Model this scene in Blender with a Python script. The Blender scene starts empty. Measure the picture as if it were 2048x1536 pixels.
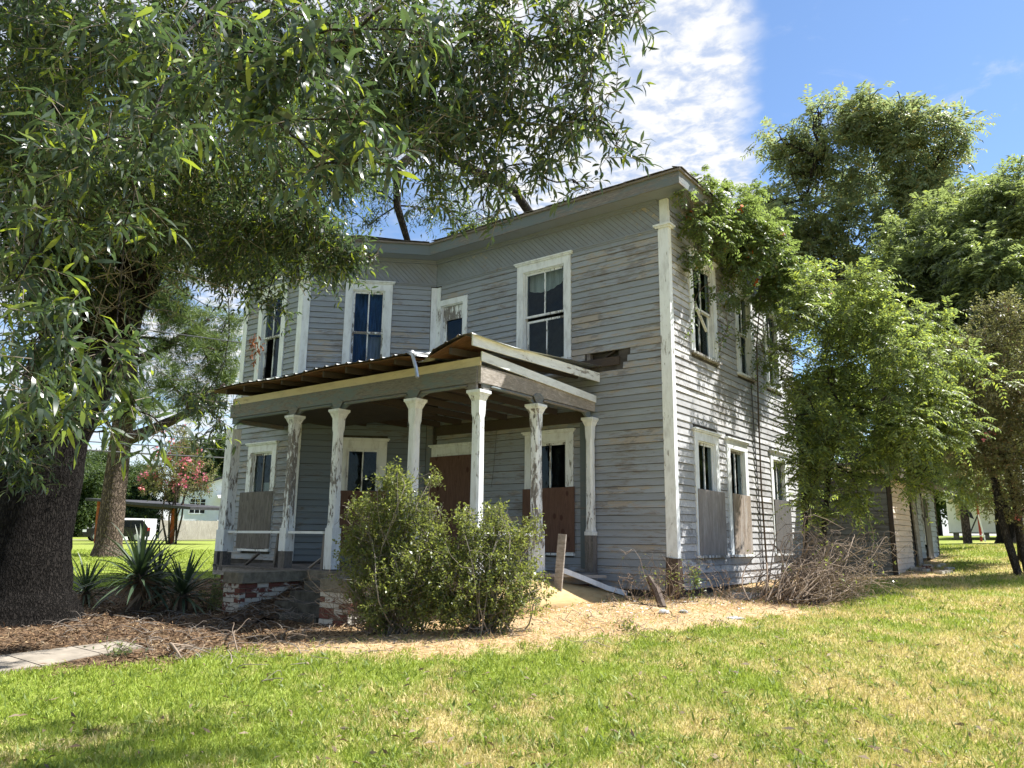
import bpy, math, random
import numpy as np
from mathutils import Matrix, Vector

SC = bpy.context.scene
COL = SC.collection
R = math.radians
PI = math.pi

# ------------------------------------------------------------------ camera
CAM_LOC = (5.809464, -12.21174, 0.96)
cd = bpy.data.cameras.new('camera')
cam = bpy.data.objects.new('camera', cd)
COL.objects.link(cam)
rt = Vector((0.794355, 0.6073335, 0.01208462))
up = Vector((0.1106183, -0.164186, 0.9802074))
fw = Vector((-0.5972969, 0.7772959, 0.1976042))
m = Matrix((rt, up, -fw)).transposed().to_4x4()
m.translation = Vector(CAM_LOC)
cam.matrix_world = m
cd.sensor_width = 36.0
cd.lens = 36.0 * 1519.75 / 2048.0
cd.clip_start = 0.05
cd.clip_end = 3000
SC.camera = cam

# ------------------------------------------------------------------ sky and sun
SUN_EL, SUN_AZ = 54.0, 50.6           # azimuth measured from +X towards +Y
w = bpy.data.worlds.new('World')
SC.world = w
w.use_nodes = True
wt = w.node_tree
bg = wt.nodes['Background']
sky = wt.nodes.new('ShaderNodeTexSky')
sky.sky_type = 'NISHITA'
sky.sun_disc = False
sky.sun_elevation = R(SUN_EL)
sky.sun_rotation = R(90 - SUN_AZ)
sky.air_density = 1.0
sky.dust_density = 0.1
sky.ozone_density = 4.5
def wn(t, **k):
    n = wt.nodes.new(t)
    for a, b in k.items(): setattr(n, a, b)
    return n
def wl(a, b): wt.links.new(a, b)
# clouds: a sheet of altocumulus seen by projecting the view direction on a plane overhead
tc = wn('ShaderNodeTexCoord')
sep = wn('ShaderNodeSeparateXYZ'); wl(tc.outputs['Generated'], sep.inputs[0])
zm = wn('ShaderNodeMath', operation='MAXIMUM'); wl(sep.outputs[2], zm.inputs[0]); zm.inputs[1].default_value = 0.03
dx = wn('ShaderNodeMath', operation='DIVIDE'); wl(sep.outputs[0], dx.inputs[0]); wl(zm.outputs[0], dx.inputs[1])
dy = wn('ShaderNodeMath', operation='DIVIDE'); wl(sep.outputs[1], dy.inputs[0]); wl(zm.outputs[0], dy.inputs[1])
cxy = wn('ShaderNodeCombineXYZ'); wl(dx.outputs[0], cxy.inputs[0]); wl(dy.outputs[0], cxy.inputs[1])
def wnoise(scale, detail, rough, off=(0, 0, 0), dist=0.0):
    mp = wn('ShaderNodeMapping'); wl(cxy.outputs[0], mp.inputs[0])
    mp.inputs['Location'].default_value = off
    n = wn('ShaderNodeTexNoise'); wl(mp.outputs[0], n.inputs['Vector'])
    n.inputs['Scale'].default_value = scale; n.inputs['Detail'].default_value = detail
    n.inputs['Roughness'].default_value = rough; n.inputs['Distortion'].default_value = dist
    return n.outputs['Fac']
def wmath(op, a, b=None, clamp=False):
    n = wn('ShaderNodeMath', operation=op); n.use_clamp = clamp
    for i, x in enumerate((a, b)):
        if x is None: continue
        if isinstance(x, (int, float)): n.inputs[i].default_value = x
        else: wl(x, n.inputs[i])
    return n.outputs[0]
def wramp(x, a, b):
    n = wn('ShaderNodeMapRange'); n.interpolation_type = 'SMOOTHSTEP'
    wl(x, n.inputs[0]); n.inputs[1].default_value = a; n.inputs[2].default_value = b
    return n.outputs[0]
# edge of the cloud bank: the line through the sky plane, cloud on its western side
edge = wmath('ADD', wmath('MULTIPLY', dx.outputs[0], 0.94), wmath('MULTIPLY', dy.outputs[0], 0.342))
edge = wmath('ADD', edge, wmath('MULTIPLY', wmath('SUBTRACT', wnoise(2.2, 5, .6), .5), 0.22))
bank = wmath('MULTIPLY', wramp(edge, 0.075, 0.0), wramp(edge, -9., -8.))
puff = wramp(wnoise(15.0, 6, .58, (3, 1, 0), .25), .34, .60)
holes = wramp(wnoise(1.0, 5, .6, (7.3, 2.1, 0)), .38, .56)
wisp = wmath('MULTIPLY', wramp(wnoise(3.0, 8, .65, (1.2, 8.4, 0), .6), .52, .82), .55)
core = wmath('MULTIPLY', wramp(edge, -1.0, -.62), 1.0)
cov = wmath('MULTIPLY', bank, wmath('MULTIPLY', wmath('ADD', wmath('MULTIPLY', puff, .45), .55), wmath('MAXIMUM', holes, core)), True)
cov = wmath('MAXIMUM', cov, wisp)
# thicker haze of cloud towards the horizon
cov = wmath('MAXIMUM', cov, wmath('MULTIPLY', wramp(sep.outputs[2], .20, .0), .75))
shade = wn('ShaderNodeMix', data_type='RGBA'); 
wl(puff, shade.inputs[0])
shade.inputs[6].default_value = (3.9, 4.1, 4.5, 1); shade.inputs[7].default_value = (5.0, 5.05, 5.1, 1)
mixc = wn('ShaderNodeMix', data_type='RGBA')
wl(cov, mixc.inputs[0]); wl(sky.outputs[0], mixc.inputs[6]); wl(shade.outputs[2], mixc.inputs[7])
wl(mixc.outputs[2], bg.inputs[0])
bg.inputs[1].default_value = 0.08

sl = bpy.data.lights.new('sun', 'SUN')
sl.energy = 4.6
sl.angle = R(0.53)
sl.color = (1.0, 0.965, 0.905)
sun = bpy.data.objects.new('sun', sl)
COL.objects.link(sun)
sd = Vector((math.cos(R(SUN_EL)) * math.cos(R(SUN_AZ)), math.cos(R(SUN_EL)) * math.sin(R(SUN_AZ)), math.sin(R(SUN_EL))))
sun.rotation_euler = sd.to_track_quat('Z', 'Y').to_euler()
sun.location = sd * 60

SC.view_settings.view_transform = 'Standard'
SC.view_settings.look = 'None'
SC.view_settings.exposure = 1.38
SC.view_settings.gamma = 1.0
SC.view_settings.use_curve_mapping = False
SC.render.engine = 'CYCLES'
SC.cycles.max_bounces = 8
SC.cycles.transparent_max_bounces = 16
SC.cycles.use_denoising = True
# ------------------------------------------------------------------ helpers
def npv(p): return np.asarray(p, float)

class MB:
    """collects polygons; build() links them as ONE mesh object"""
    def __init__(s): s.v = []; s.f = []
    def add(s, vs, fs):
        o = len(s.v); s.v.extend([tuple(map(float, p)) for p in vs]); s.f.extend([tuple(i + o for i in f) for f in fs])
        return s
    def box(s, x0, x1, y0, y1, z0, z1):
        return s.add([(x0,y0,z0),(x1,y0,z0),(x1,y1,z0),(x0,y1,z0),(x0,y0,z1),(x1,y0,z1),(x1,y1,z1),(x0,y1,z1)],
                     [(0,3,2,1),(4,5,6,7),(0,1,5,4),(1,2,6,5),(2,3,7,6),(3,0,4,7)])
    def hexa(s, p):   # 8 corner points: bottom ring then top ring
        return s.add(p, [(0,3,2,1),(4,5,6,7),(0,1,5,4),(1,2,6,5),(2,3,7,6),(3,0,4,7)])
    def fbox(s, F, s0, s1, d0, d1, z0, z1):
        P = F.p
        return s.hexa([P(s0,d0,z0),P(s1,d0,z0),P(s1,d1,z0),P(s0,d1,z0),P(s0,d0,z1),P(s1,d0,z1),P(s1,d1,z1),P(s0,d1,z1)])
    def bar(s, a, b, wx, wy, upv=(0,0,1)):
        a = npv(a); b = npv(b); d = b - a; d = d / np.linalg.norm(d); u = npv(upv)
        if abs(d @ u) > .95: u = npv((1, 0, 0))
        x = np.cross(d, u); x /= np.linalg.norm(x); y = np.cross(x, d)
        x = x * wx / 2; y = y * wy / 2
        return s.hexa([a-x-y,a+x-y,a+x+y,a-x+y,b-x-y,b+x-y,b+x+y,b-x+y])
    def tube(s, pts, rad, n=6, cap=True):
        pts = [npv(p) for p in pts]
        if not hasattr(rad, '__len__'): rad = [rad] * len(pts)
        o = len(s.v); prev = None
        for i, p in enumerate(pts):
            t = pts[min(i+1, len(pts)-1)] - pts[max(i-1, 0)]; t = t / (np.linalg.norm(t) + 1e-9)
            if prev is None:
                u = npv((0,0,1)) if abs(t[2]) < .9 else npv((1,0,0))
                x = np.cross(t, u)
            else: x = prev - t * (prev @ t)
            x /= np.linalg.norm(x) + 1e-9; prev = x; y = np.cross(t, x)
            for k in range(n):
                a = 2 * PI * k / n
                s.v.append(tuple(p + (x * math.cos(a) + y * math.sin(a)) * rad[i]))
        for i in range(len(pts) - 1):
            for k in range(n):
                k2 = (k + 1) % n
                s.f.append((o+i*n+k, o+i*n+k2, o+(i+1)*n+k2, o+(i+1)*n+k))
        if cap:
            s.f.append(tuple(o + k for k in range(n))[::-1]); s.f.append(tuple(o + (len(pts)-1)*n + k for k in range(n)))
        return s
    def poly(s, pts, nrm, th):   # polygon extruded along nrm by th
        pts = [npv(p) for p in pts]; n = len(pts); q = [p + npv(nrm) * th for p in pts]
        return s.add(pts + q, [tuple(range(n))[::-1], tuple(range(n, 2*n))] + [(i, (i+1) % n, n + (i+1) % n, n + i) for i in range(n)])
    def lathe(s, c, prof, n=10):
        o = len(s.v)
        for r, z in prof:
            for k in range(n):
                a = 2*PI*k/n; s.v.append((c[0]+r*math.cos(a), c[1]+r*math.sin(a), c[2]+z))
        for i in range(len(prof)-1):
            for k in range(n):
                s.f.append((o+i*n+k, o+i*n+(k+1)%n, o+(i+1)*n+(k+1)%n, o+(i+1)*n+k))
        s.f.append(tuple(o+k for k in range(n))[::-1]); s.f.append(tuple(o+(len(prof)-1)*n+k for k in range(n)))
        return s
    def build(s, name, mat, parent=None, smooth=False):
        off = wloc(parent)
        me = bpy.data.meshes.new(name)
        me.from_pydata([(v[0]-off[0], v[1]-off[1], v[2]-off[2]) for v in s.v], [], s.f)
        if mat: me.materials.append(mat)
        if smooth: me.shade_smooth()
        me.update()
        return link(name, me, parent)

ROOTLOC = {}
def wloc(o):
    while o is not None:
        if o.name in ROOTLOC: return ROOTLOC[o.name]
        o = o.parent
    return (0, 0, 0)
def link(name, data, parent=None):
    o = bpy.data.objects.new(name, data); COL.objects.link(o)
    if parent: o.parent = parent
    return o
def tag(o, label=None, cat=None, group=None, kind=None):
    if label: o['label'] = label
    if cat: o['category'] = cat
    if group: o['group'] = group
    if kind: o['kind'] = kind
    return o
def thing(name, loc, label, cat, group=None):
    o = bpy.data.objects.new(name, None); COL.objects.link(o); o.location = loc
    o.empty_display_size = .2
    ROOTLOC[o.name] = tuple(loc)
    return tag(o, label, cat, group)
def stuff(o): o['kind'] = 'stuff'; return o

def np_mesh(name, V, F, mat, parent=None, smooth=False, attr=None):
    """V (n,3), F (m,k) arrays -> ONE object"""
    V = np.asarray(V, np.float32) - np.asarray(wloc(parent), np.float32)
    F = np.asarray(F, np.int32); k = F.shape[1]
    me = bpy.data.meshes.new(name)
    me.vertices.add(len(V)); me.vertices.foreach_set('co', V.ravel())
    me.loops.add(F.size); me.loops.foreach_set('vertex_index', F.ravel())
    me.polygons.add(len(F)); me.polygons.foreach_set('loop_start', np.arange(0, F.size, k, dtype=np.int32))
    if smooth: me.polygons.foreach_set('use_smooth', np.ones(len(F), bool))
    if attr is not None:
        for an, av in attr.items():
            a = me.attributes.new(an, 'FLOAT', 'POINT'); a.data.foreach_set('value', np.asarray(av, np.float32).ravel())
    me.update(calc_edges=True)
    if mat: me.materials.append(mat)
    return link(name, me, parent)

class Frame:
    """wall frame: s along the wall, d outwards, z up"""
    def __init__(s, o, u, n): s.o = npv(o); s.u = npv(u); s.n = npv(n)
    def p(s, a, d, z): q = s.o + s.u * a + s.n * d; return (q[0], q[1], z)

# ------------------------------------------------------------------ materials
def mat_new(name):
    mt = bpy.data.materials.new(name); mt.use_nodes = True
    return mt, mt.node_tree, mt.node_tree.nodes['Principled BSDF']
class NT:
    def __init__(s, t): s.t = t
    def n(s, typ, **k):
        x = s.t.nodes.new(typ)
        for a, b in k.items(): setattr(x, a, b)
        return x
    def l(s, a, b): s.t.links.new(a, b)
    def coord(s, scale=(1,1,1), out='Object', loc=(0,0,0)):
        c = s.n('ShaderNodeTexCoord'); mp = s.n('ShaderNodeMapping'); s.l(c.outputs[out], mp.inputs[0])
        mp.inputs['Scale'].default_value = scale; mp.inputs['Location'].default_value = loc
        return mp.outputs[0]
    def noise(s, vec, sc=1., det=5., ro=.6, dist=0.):
        x = s.n('ShaderNodeTexNoise'); s.l(vec, x.inputs['Vector'])
        x.inputs['Scale'].default_value = sc; x.inputs['Detail'].default_value = det
        x.inputs['Roughness'].default_value = ro; x.inputs['Distortion'].default_value = dist
        return x.outputs['Fac']
    def math(s, op, a, b=None, clamp=False):
        x = s.n('ShaderNodeMath', operation=op); x.use_clamp = clamp
        for i, q in enumerate((a, b)):
            if q is None: continue
            if isinstance(q, (int, float)): x.inputs[i].default_value = q
            else: s.l(q, x.inputs[i])
        return x.outputs[0]
    def east(s):     # the lawn is more parched towards the sunny right-hand side
        c = s.n('ShaderNodeTexCoord'); p = s.n('ShaderNodeSeparateXYZ'); s.l(c.outputs['Object'], p.inputs[0])
        return s.math('MULTIPLY', s.math('MINIMUM', s.math('SUBTRACT', p.outputs[0], 2.6), 4.), .024)
    def ramp(s, x, a, b, lo=0., hi=1.):
        q = s.n('ShaderNodeMapRange'); q.interpolation_type = 'SMOOTHSTEP'; s.l(x, q.inputs[0])
        q.inputs[1].default_value = a; q.inputs[2].default_value = b; q.inputs[3].default_value = lo; q.inputs[4].default_value = hi
        return q.outputs[0]
    def mix(s, f, a, b):
        q = s.n('ShaderNodeMix', data_type='RGBA')
        if isinstance(f, (int, float)): q.inputs[0].default_value = f
        else: s.l(f, q.inputs[0])
        for i, c in ((6, a), (7, b)):
            if isinstance(c, tuple): q.inputs[i].default_value = (*c[:3], 1)
            else: s.l(c, q.inputs[i])
        return q.outputs[2]
    def rnd(s):      # one number per loose piece and per object
        g = s.n('ShaderNodeNewGeometry'); o = s.n('ShaderNodeObjectInfo')
        return s.math('FRACT', s.math('ADD', g.outputs['Random Per Island'], o.outputs['Random']))
    def bump(s, h, dist, strength=1., norm=None):
        b = s.n('ShaderNodeBump'); s.l(h, b.inputs['Height']); b.inputs['Distance'].default_value = dist; b.inputs['Strength'].default_value = strength
        return b.outputs[0]

def simple(name, col, rough=.7, metal=0., var=.15, scale=6., spec=.3, bump=0.):
    mt, t, b = mat_new(name); N = NT(t)
    f = N.noise(N.coord(), scale, 6, .65)
    c = N.mix(N.ramp(f, .3, .7), tuple(x * (1 - var) for x in col), tuple(min(1, x * (1 + var)) for x in col))
    N.l(c, b.inputs['Base Color']); b.inputs['Roughness'].default_value = rough; b.inputs['Metallic'].default_value = metal
    b.inputs['Specular IOR Level'].default_value = spec
    if bump: N.l(N.bump(f, bump), b.inputs['Normal'])
    return mt

def peeling(name, paint, wood, wood2, thr, soft=.06, scale=(3,3,16), rough=.75, big=.8, fine=1., chip=None, vary=.12, third=None, spec=.25):
    """old paint flaking off boards; scale stretches the flakes along the grain"""
    mt, t, b = mat_new(name); N = NT(t)
    v = N.coord(scale); v0 = N.coord()
    r = N.rnd()
    n1 = N.noise(v, 1.6 * fine, 8, .68, .4); n2 = N.noise(v0, big, 4, .6)
    grain = N.noise(N.coord((scale[0]*2, scale[1]*2, scale[2]*6)), 2.2, 6, .7)
    mask = N.math('ADD', N.math('ADD', N.math('MULTIPLY', n1, .55), N.math('MULTIPLY', n2, .45)), N.math('MULTIPLY', N.math('SUBTRACT', r, .5), .10))
    f = N.ramp(mask, thr - soft, thr + soft)
    wd = N.mix(N.ramp(grain, .35, .65), wood, wood2)
    if third:
        wd = N.mix(N.ramp(N.math('ADD', N.noise(N.coord((1,1,2.6)), 1.5, 6, .65, .3), N.math('MULTIPLY', N.math('SUBTRACT', r, .5), .22)), .53, .60), wd, third)
    pt = N.mix(N.math('MULTIPLY', r, 1.0), tuple(x*(1-vary) for x in paint), tuple(min(1, x*(1+vary)) for x in paint))
    dirt = N.ramp(N.noise(v, .9, 7, .7), .42, .75, 0., .40)
    pt = N.mix(dirt, pt, tuple(.55*x + .45*y for x, y in zip(wood, (.10,.095,.085))))
    c = N.mix(f, pt, wd)
    if chip:
        ch = N.ramp(N.noise(N.coord((scale[0]*2.5, scale[1]*2.5, scale[2]*1.2)), 3.3, 5, .6), .70, .74)
        c = N.mix(N.math('MULTIPLY', ch, N.ramp(n2, .45, .6)), c, chip)
    N.l(c, b.inputs['Base Color']); b.inputs['Roughness'].default_value = rough
    b.inputs['Specular IOR Level'].default_value = spec
    h = N.math('ADD', N.math('MULTIPLY', N.math('SUBTRACT', 1., f), .8), N.math('MULTIPLY', grain, .35))
    N.l(N.bump(h, .004, .8), b.inputs['Normal'])
    return mt

M = {}
M['siding'] = peeling('weathered_grey_siding', (.285,.315,.35), (.275,.262,.25), (.16,.152,.148), .535, .05, (2.2,2.2,15), third=(.345,.31,.265), chip=(.62,.62,.60))
M['siding_side'] = peeling('bleached_siding', (.40,.405,.415), (.27,.26,.25), (.17,.16,.155), .53, .09, (9,9,7), fine=1.3, vary=.2, third=(.55,.55,.55), chip=(.75,.75,.75))
M['porch_siding'] = peeling('siding_with_painted_shade', (.15,.185,.215), (.17,.16,.15), (.10,.095,.09), .60, .05, (2.2,2.2,15))  # darker copy of the grey siding: porch shade put into the paint colour
M['white'] = peeling('old_white_paint', (.74,.775,.79), (.30,.28,.25), (.17,.155,.14), .62, .03, (10,10,3), vary=.04)
M['white_h'] = peeling('old_white_board_paint', (.74,.77,.78), (.34,.32,.29), (.20,.185,.17), .62, .03, (2.5,2.5,10), vary=.04)
M['white_worn'] = peeling('flaking_white_paint', (.76,.79,.80), (.25,.23,.21), (.14,.13,.12), .535, .02, (11,11,2.6), vary=.04, fine=1.2)
M['grey_trim'] = peeling('grey_green_trim', (.135,.165,.175), (.24,.22,.20), (.12,.11,.10), .52, .05, (2,2,9), chip=(.55,.55,.5))
M['frieze'] = peeling('grey_frieze_paint', (.225,.25,.285), (.26,.24,.215), (.17,.16,.15), .60, .04, (4,4,5), third=(.38,.33,.24), vary=.05)
M['bare'] = peeling('bare_grey_wood', (.25,.225,.20), (.20,.175,.155), (.10,.09,.08), .46, .12, (3,3,12))
M['bare_v'] = peeling('bare_upright_wood', (.22,.20,.185), (.16,.145,.13), (.075,.068,.06), .47, .12, (14,14,1.6))
M['bare_light'] = peeling('silvered_wood', (.40,.36,.32), (.30,.265,.23), (.17,.15,.13), .5, .1, (4,4,14))
M['dark_wood'] = peeling('dark_rafter_wood', (.055,.045,.038), (.075,.055,.042), (.045,.036,.03), .5, .1, (4,4,9))
M['brown_wood'] = peeling('brown_sheathing', (.21,.105,.055), (.13,.07,.04), (.07,.04,.025), .5, .12, (3,16,8))
M['cream'] = peeling('cream_board', (.62,.53,.36), (.45,.37,.25), (.3,.24,.17), .62, .05, (3,3,12), vary=.05)
M['rotten'] = peeling('rotten_post', (.10,.072,.055), (.13,.09,.065), (.035,.028,.024), .5, .1, (16,16,3))

def plywood(name, c1, c2, knots=True, vert=True, weather=0.):
    mt, t, b = mat_new(name); N = NT(t)
    v = N.coord((7,7,1.1) if vert else (1.1,1.1,7)); v0 = N.coord()
    wv = N.noise(v, 2.5, 6, .65, 1.4)
    gr = N.noise(N.coord((40,40,2.2)), 2., 4, .6)
    f = N.math('ADD', N.math('MULTIPLY', N.ramp(wv, .35, .65), .7), N.math('MULTIPLY', gr, .3))
    c = N.mix(f, c1, c2)
    if knots:
        vo = N.n('ShaderNodeTexVoronoi'); N.l(N.coord((5,5,3.3)), vo.inputs['Vector']); vo.inputs['Scale'].default_value = 1.0
        k = N.ramp(vo.outputs['Distance'], .24, .15)
        c = N.mix(N.math('MULTIPLY', k, .75), c, (.06,.025,.018))
    if weather: c = N.mix(N.ramp(N.noise(v, 1.2, 8, .75), .45, .7, 0, weather), c, (.45,.44,.43))
    N.l(c, b.inputs['Base Color']); b.inputs['Roughness'].default_value = .75; b.inputs['Specular IOR Level'].default_value = .2
    N.l(N.bump(f, .003, .6), b.inputs['Normal'])
    return mt
M['ply_red'] = plywood('reddish_plywood', (.105,.058,.043), (.155,.09,.064))
M['ply_grey'] = plywood('weathered_grey_plywood', (.085,.077,.07), (.185,.17,.158), False)
M['ply_pale'] = plywood('bleached_plywood', (.20,.18,.17), (.30,.275,.26), False, weather=.5)
M['ply_osb'] = plywood('flaked_board', (.17,.13,.10), (.33,.28,.23), False, weather=.7)
M['ply_dark'] = plywood('dark_plywood', (.085,.082,.08), (.13,.125,.12), False)
M['ply_yellow'] = plywood('yellow_plywood_sheet', (.38,.26,.12), (.50,.36,.18), False, False)

def glass_mat():
    mt, t, b = mat_new('window_glass'); N = NT(t)
    tr = N.n('ShaderNodeBsdfTransparent'); tr.inputs[0].default_value = (.72,.78,.80,1)
    gl = N.n('ShaderNodeBsdfGlossy'); gl.inputs['Roughness'].default_value = .02; gl.inputs[0].default_value = (.9,.93,.95,1)
    bm = N.bump(N.noise(N.coord((3,3,3)), 1.2, 2, .5), .012, .35)
    N.l(bm, gl.inputs['Normal'])
    fr = N.n('ShaderNodeFresnel'); fr.inputs[0].default_value = 1.5
    mx = N.n('ShaderNodeMixShader'); N.l(N.math('MULTIPLY', N.math('MULTIPLY', fr.outputs[0], .9, True), N.math('SUBTRACT', 1., N.n('ShaderNodeNewGeometry').outputs['Backfacing'])), mx.inputs[0])
    N.l(tr.outputs[0], mx.inputs[1]); N.l(gl.outputs[0], mx.inputs[2])
    N.l(mx.outputs[0], t.nodes['Material Output'].inputs[0])
    return mt
M['glass'] = glass_mat()

def cloth(name, c, var=.35, sc=(9,9,1.2)):
    mt, t, b = mat_new(name); N = NT(t)
    f = N.noise(N.coord(sc), 1.5, 5, .6, .8)
    N.l(N.mix(N.ramp(f, .3, .7), tuple(x*(1-var) for x in c), tuple(min(1, x*(1+var)) for x in c)), b.inputs['Base Color'])
    b.inputs['Roughness'].default_value = .9
    return mt
M['blue_cloth'] = cloth('blue_curtain', (.035,.085,.23), .6)
M['pale_cloth'] = cloth('pale_curtain', (.32,.33,.46), .3)
M['white_cloth'] = cloth('white_curtain', (.62,.58,.50), .2)
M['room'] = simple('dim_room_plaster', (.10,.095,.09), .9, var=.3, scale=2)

def brick_mat():
    mt, t, b = mat_new('flaking_painted_brick'); N = NT(t)
    v = N.coord((5,5,9)); r = N.rnd()
    n1 = N.noise(v, 1.7, 7, .62, .3)
    mask = N.math('ADD', n1, N.math('MULTIPLY', N.math('SUBTRACT', r, .5), .5))
    f = N.ramp(mask, .49, .53)
    red = N.mix(N.noise(v, 3, 5, .6), (.17,.056,.038), (.10,.036,.028))
    c = N.mix(f, (.50,.475,.42), red)
    c = N.mix(N.ramp(N.noise(N.coord((2,2,2)), 1.6, 6, .7), .5, .75, 0, .6), c, (.16,.14,.11))
    N.l(c, b.inputs['Base Color']); b.inputs['Roughness'].default_value = .85
    N.l(N.bump(N.math('ADD', N.math('MULTIPLY', f, -.6), N.noise(v, 4, 5, .7)), .006, .7), b.inputs['Normal'])
    return mt
M['brick'] = brick_mat()
M['mortar'] = simple('old_mortar', (.33,.30,.25), .95, var=.3, scale=20, bump=.004)
M['concrete'] = simple('mossy_concrete', (.17,.155,.12), .9, var=.35, scale=7, bump=.006)
M['step'] = simple('dark_mossy_step', (.075,.072,.06), .95, var=.45, scale=6, bump=.006)
M['path'] = simple('pale_concrete_path', (.27,.235,.19), .9, var=.25, scale=4, bump=.003)
M['metal'] = simple('galvanised_roof_sheet', (.55,.56,.55), .38, 1., .25, 3, .5)
M['gutter'] = simple('aluminium_strip', (.62,.64,.66), .35, .7, .15, 8, .5)
M['iron'] = simple('black_iron', (.03,.03,.032), .5, .3, .2, 8)
M['rust'] = simple('rusty_pipe', (.36,.10,.035), .8, .0, .35, 5, bump=.003)
M['shingle'] = simple('asphalt_shingle', (.115,.105,.095), .95, var=.4, scale=9, bump=.006)
M['white_wall'] = simple('white_house_paint', (.78,.79,.80), .7, var=.04, scale=3)
M['dark_roof'] = simple('dark_house_roof', (.045,.045,.05), .9, var=.3, scale=6)
M['pale_metal'] = simple('pale_awning_metal', (.55,.55,.54), .6, .2, .1, 3)
M['door_dark'] = simple('dark_door_paint', (.02,.025,.03), .4, var=.2)
M['fence'] = peeling('grey_picket_wood', (.40,.365,.32), (.33,.30,.26), (.24,.215,.185), .5, .1, (6,6,1.2), vary=.2)
M['tar'] = simple('tar_paper', (.06,.055,.05), .95, var=.4, scale=5)
M['wire'] = simple('black_cable', (.10,.10,.105), .5, var=.1)
M['car_black'] = simple('black_car_paint', (.008,.008,.009), .15, 0, .1, 2, .7)
M['car_glass'] = simple('tinted_car_glass', (.012,.014,.016), .05, 0, .1, 2, .8)
M['tyre'] = simple('tyre_rubber', (.02,.02,.02), .85, var=.2)
M['rim'] = simple('alloy_rim', (.45,.45,.46), .35, .9, .1)
M['red_lamp'] = simple('red_lamp_plastic', (.35,.01,.01), .25, 0, .1, 3, .6)
M['clear_lamp'] = simple('clear_lamp_plastic', (.7,.72,.74), .15, .2, .05, 3, .6)
M['debris'] = simple('pale_rubble', (.36,.35,.335), .9, var=.25, scale=8, bump=.005)
M['redpaint'] = simple('red_post_paint', (.30,.045,.035), .6, var=.3)

def bark(name, c1, c2, vs=(5,5,1.3), depth=.05):
    mt, t, b = mat_new(name); N = NT(t)
    v = N.coord(vs)
    vo = N.n('ShaderNodeTexVoronoi'); vo.feature = 'DISTANCE_TO_EDGE'
    nz = N.n('ShaderNodeTexNoise'); N.l(v, nz.inputs['Vector']); nz.inputs['Scale'].default_value = 3.
    ad = N.n('ShaderNodeVectorMath', operation='ADD'); N.l(v, ad.inputs[0])
    scv = N.n('ShaderNodeVectorMath', operation='SCALE'); N.l(nz.outputs['Color'], scv.inputs[0]); scv.inputs['Scale'].default_value = .7
    N.l(scv.outputs[0], ad.inputs[1]); N.l(ad.outputs[0], vo.inputs['Vector']); vo.inputs['Scale'].default_value = 2.6
    f = N.ramp(vo.outputs['Distance'], .0, .22); n2 = N.noise(v, 5, 6, .7)
    h = N.math('ADD', f, N.math('MULTIPLY', n2, .5))
    N.l(N.mix(N.math('MULTIPLY', h, .66), c1, c2), b.inputs['Base Color']); b.inputs['Roughness'].default_value = .95
    b.inputs['Specular IOR Level'].default_value = .1
    N.l(N.bump(h, depth, 1.), b.inputs['Normal'])
    return mt
M['bark'] = bark('dark_furrowed_bark', (.006,.0055,.005), (.028,.0245,.022), (12,12,3.2), .04)
M['bark_limb'] = bark('dark_limb_bark', (.018,.016,.014), (.07,.062,.054), (8,8,4), .02)
M['bark_pine'] = bark('pine_bark', (.045,.034,.027), (.185,.14,.11), (5,5,1.8), .04)
M['twig'] = simple('grey_twig', (.21,.18,.15), .9, var=.3, scale=4)
M['dead_twig'] = simple('dry_dead_twig', (.24,.185,.14), .9, var=.4, scale=2)
M['stem_brown'] = simple('brown_stem', (.10,.075,.055), .9, var=.3)

def leaf_mat(name, c1, c2, tcol, tr=.35, rough=.38, spec=.5, hue2=None, p2=.0, tcol2=None):
    """c1..c2 vary leaf by leaf; tcol is the light let through"""
    mt, t, b = mat_new(name); N = NT(t)
    r = N.rnd()
    c = N.mix(r, c1, c2)
    if hue2: c = N.mix(N.ramp(N.math('FRACT', N.math('MULTIPLY', r, 7.31)), 1 - p2 - .01, 1 - p2 + .01), c, hue2)
    N.l(c, b.inputs['Base Color']); b.inputs['Roughness'].default_value = rough; b.inputs['Specular IOR Level'].default_value = spec
    tl = N.n('ShaderNodeBsdfTranslucent')
    tc_ = N.mix(r, tuple(x * .75 for x in tcol), tuple(min(1, x * 1.25) for x in tcol))
    if hue2 and tcol2: tc_ = N.mix(N.ramp(N.math('FRACT', N.math('MULTIPLY', r, 7.31)), 1 - p2 - .01, 1 - p2 + .01), tc_, tcol2)
    N.l(tc_, tl.inputs[0])
    mx = N.n('ShaderNodeMixShader'); mx.inputs[0].default_value = tr
    N.l(b.outputs[0], mx.inputs[1]); N.l(tl.outputs[0], mx.inputs[2])
    N.l(mx.outputs[0], t.nodes['Material Output'].inputs[0])
    return mt
M['leaf_oak'] = leaf_mat('oak_leaf', (.028,.047,.036), (.058,.082,.052), (.11,.18,.055), .36, .34, .55, (.15,.20,.035), .13, (.46,.56,.05))  # a random share coloured brighter, for the glow of backlit leaves
M['leaf_pecan'] = leaf_mat('pecan_leaf', (.125,.16,.095), (.185,.22,.125), (.36,.44,.17), .48, .45, .4, (.22,.20,.085), .14, (.42,.40,.12))  # colour raised to put the pale haze of distance into the leaves
M['leaf_rtree'] = leaf_mat('dark_tree_leaf', (.090,.125,.07), (.15,.185,.095), (.31,.39,.12), .46, .42, .45, (.17,.20,.06), .12, (.42,.50,.08))
M['leaf_sap'] = leaf_mat('bright_sapling_leaf', (.080,.118,.048), (.14,.18,.072), (.30,.39,.10), .44, .42, .4, (.19,.24,.06), .22, (.55,.64,.09))
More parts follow.
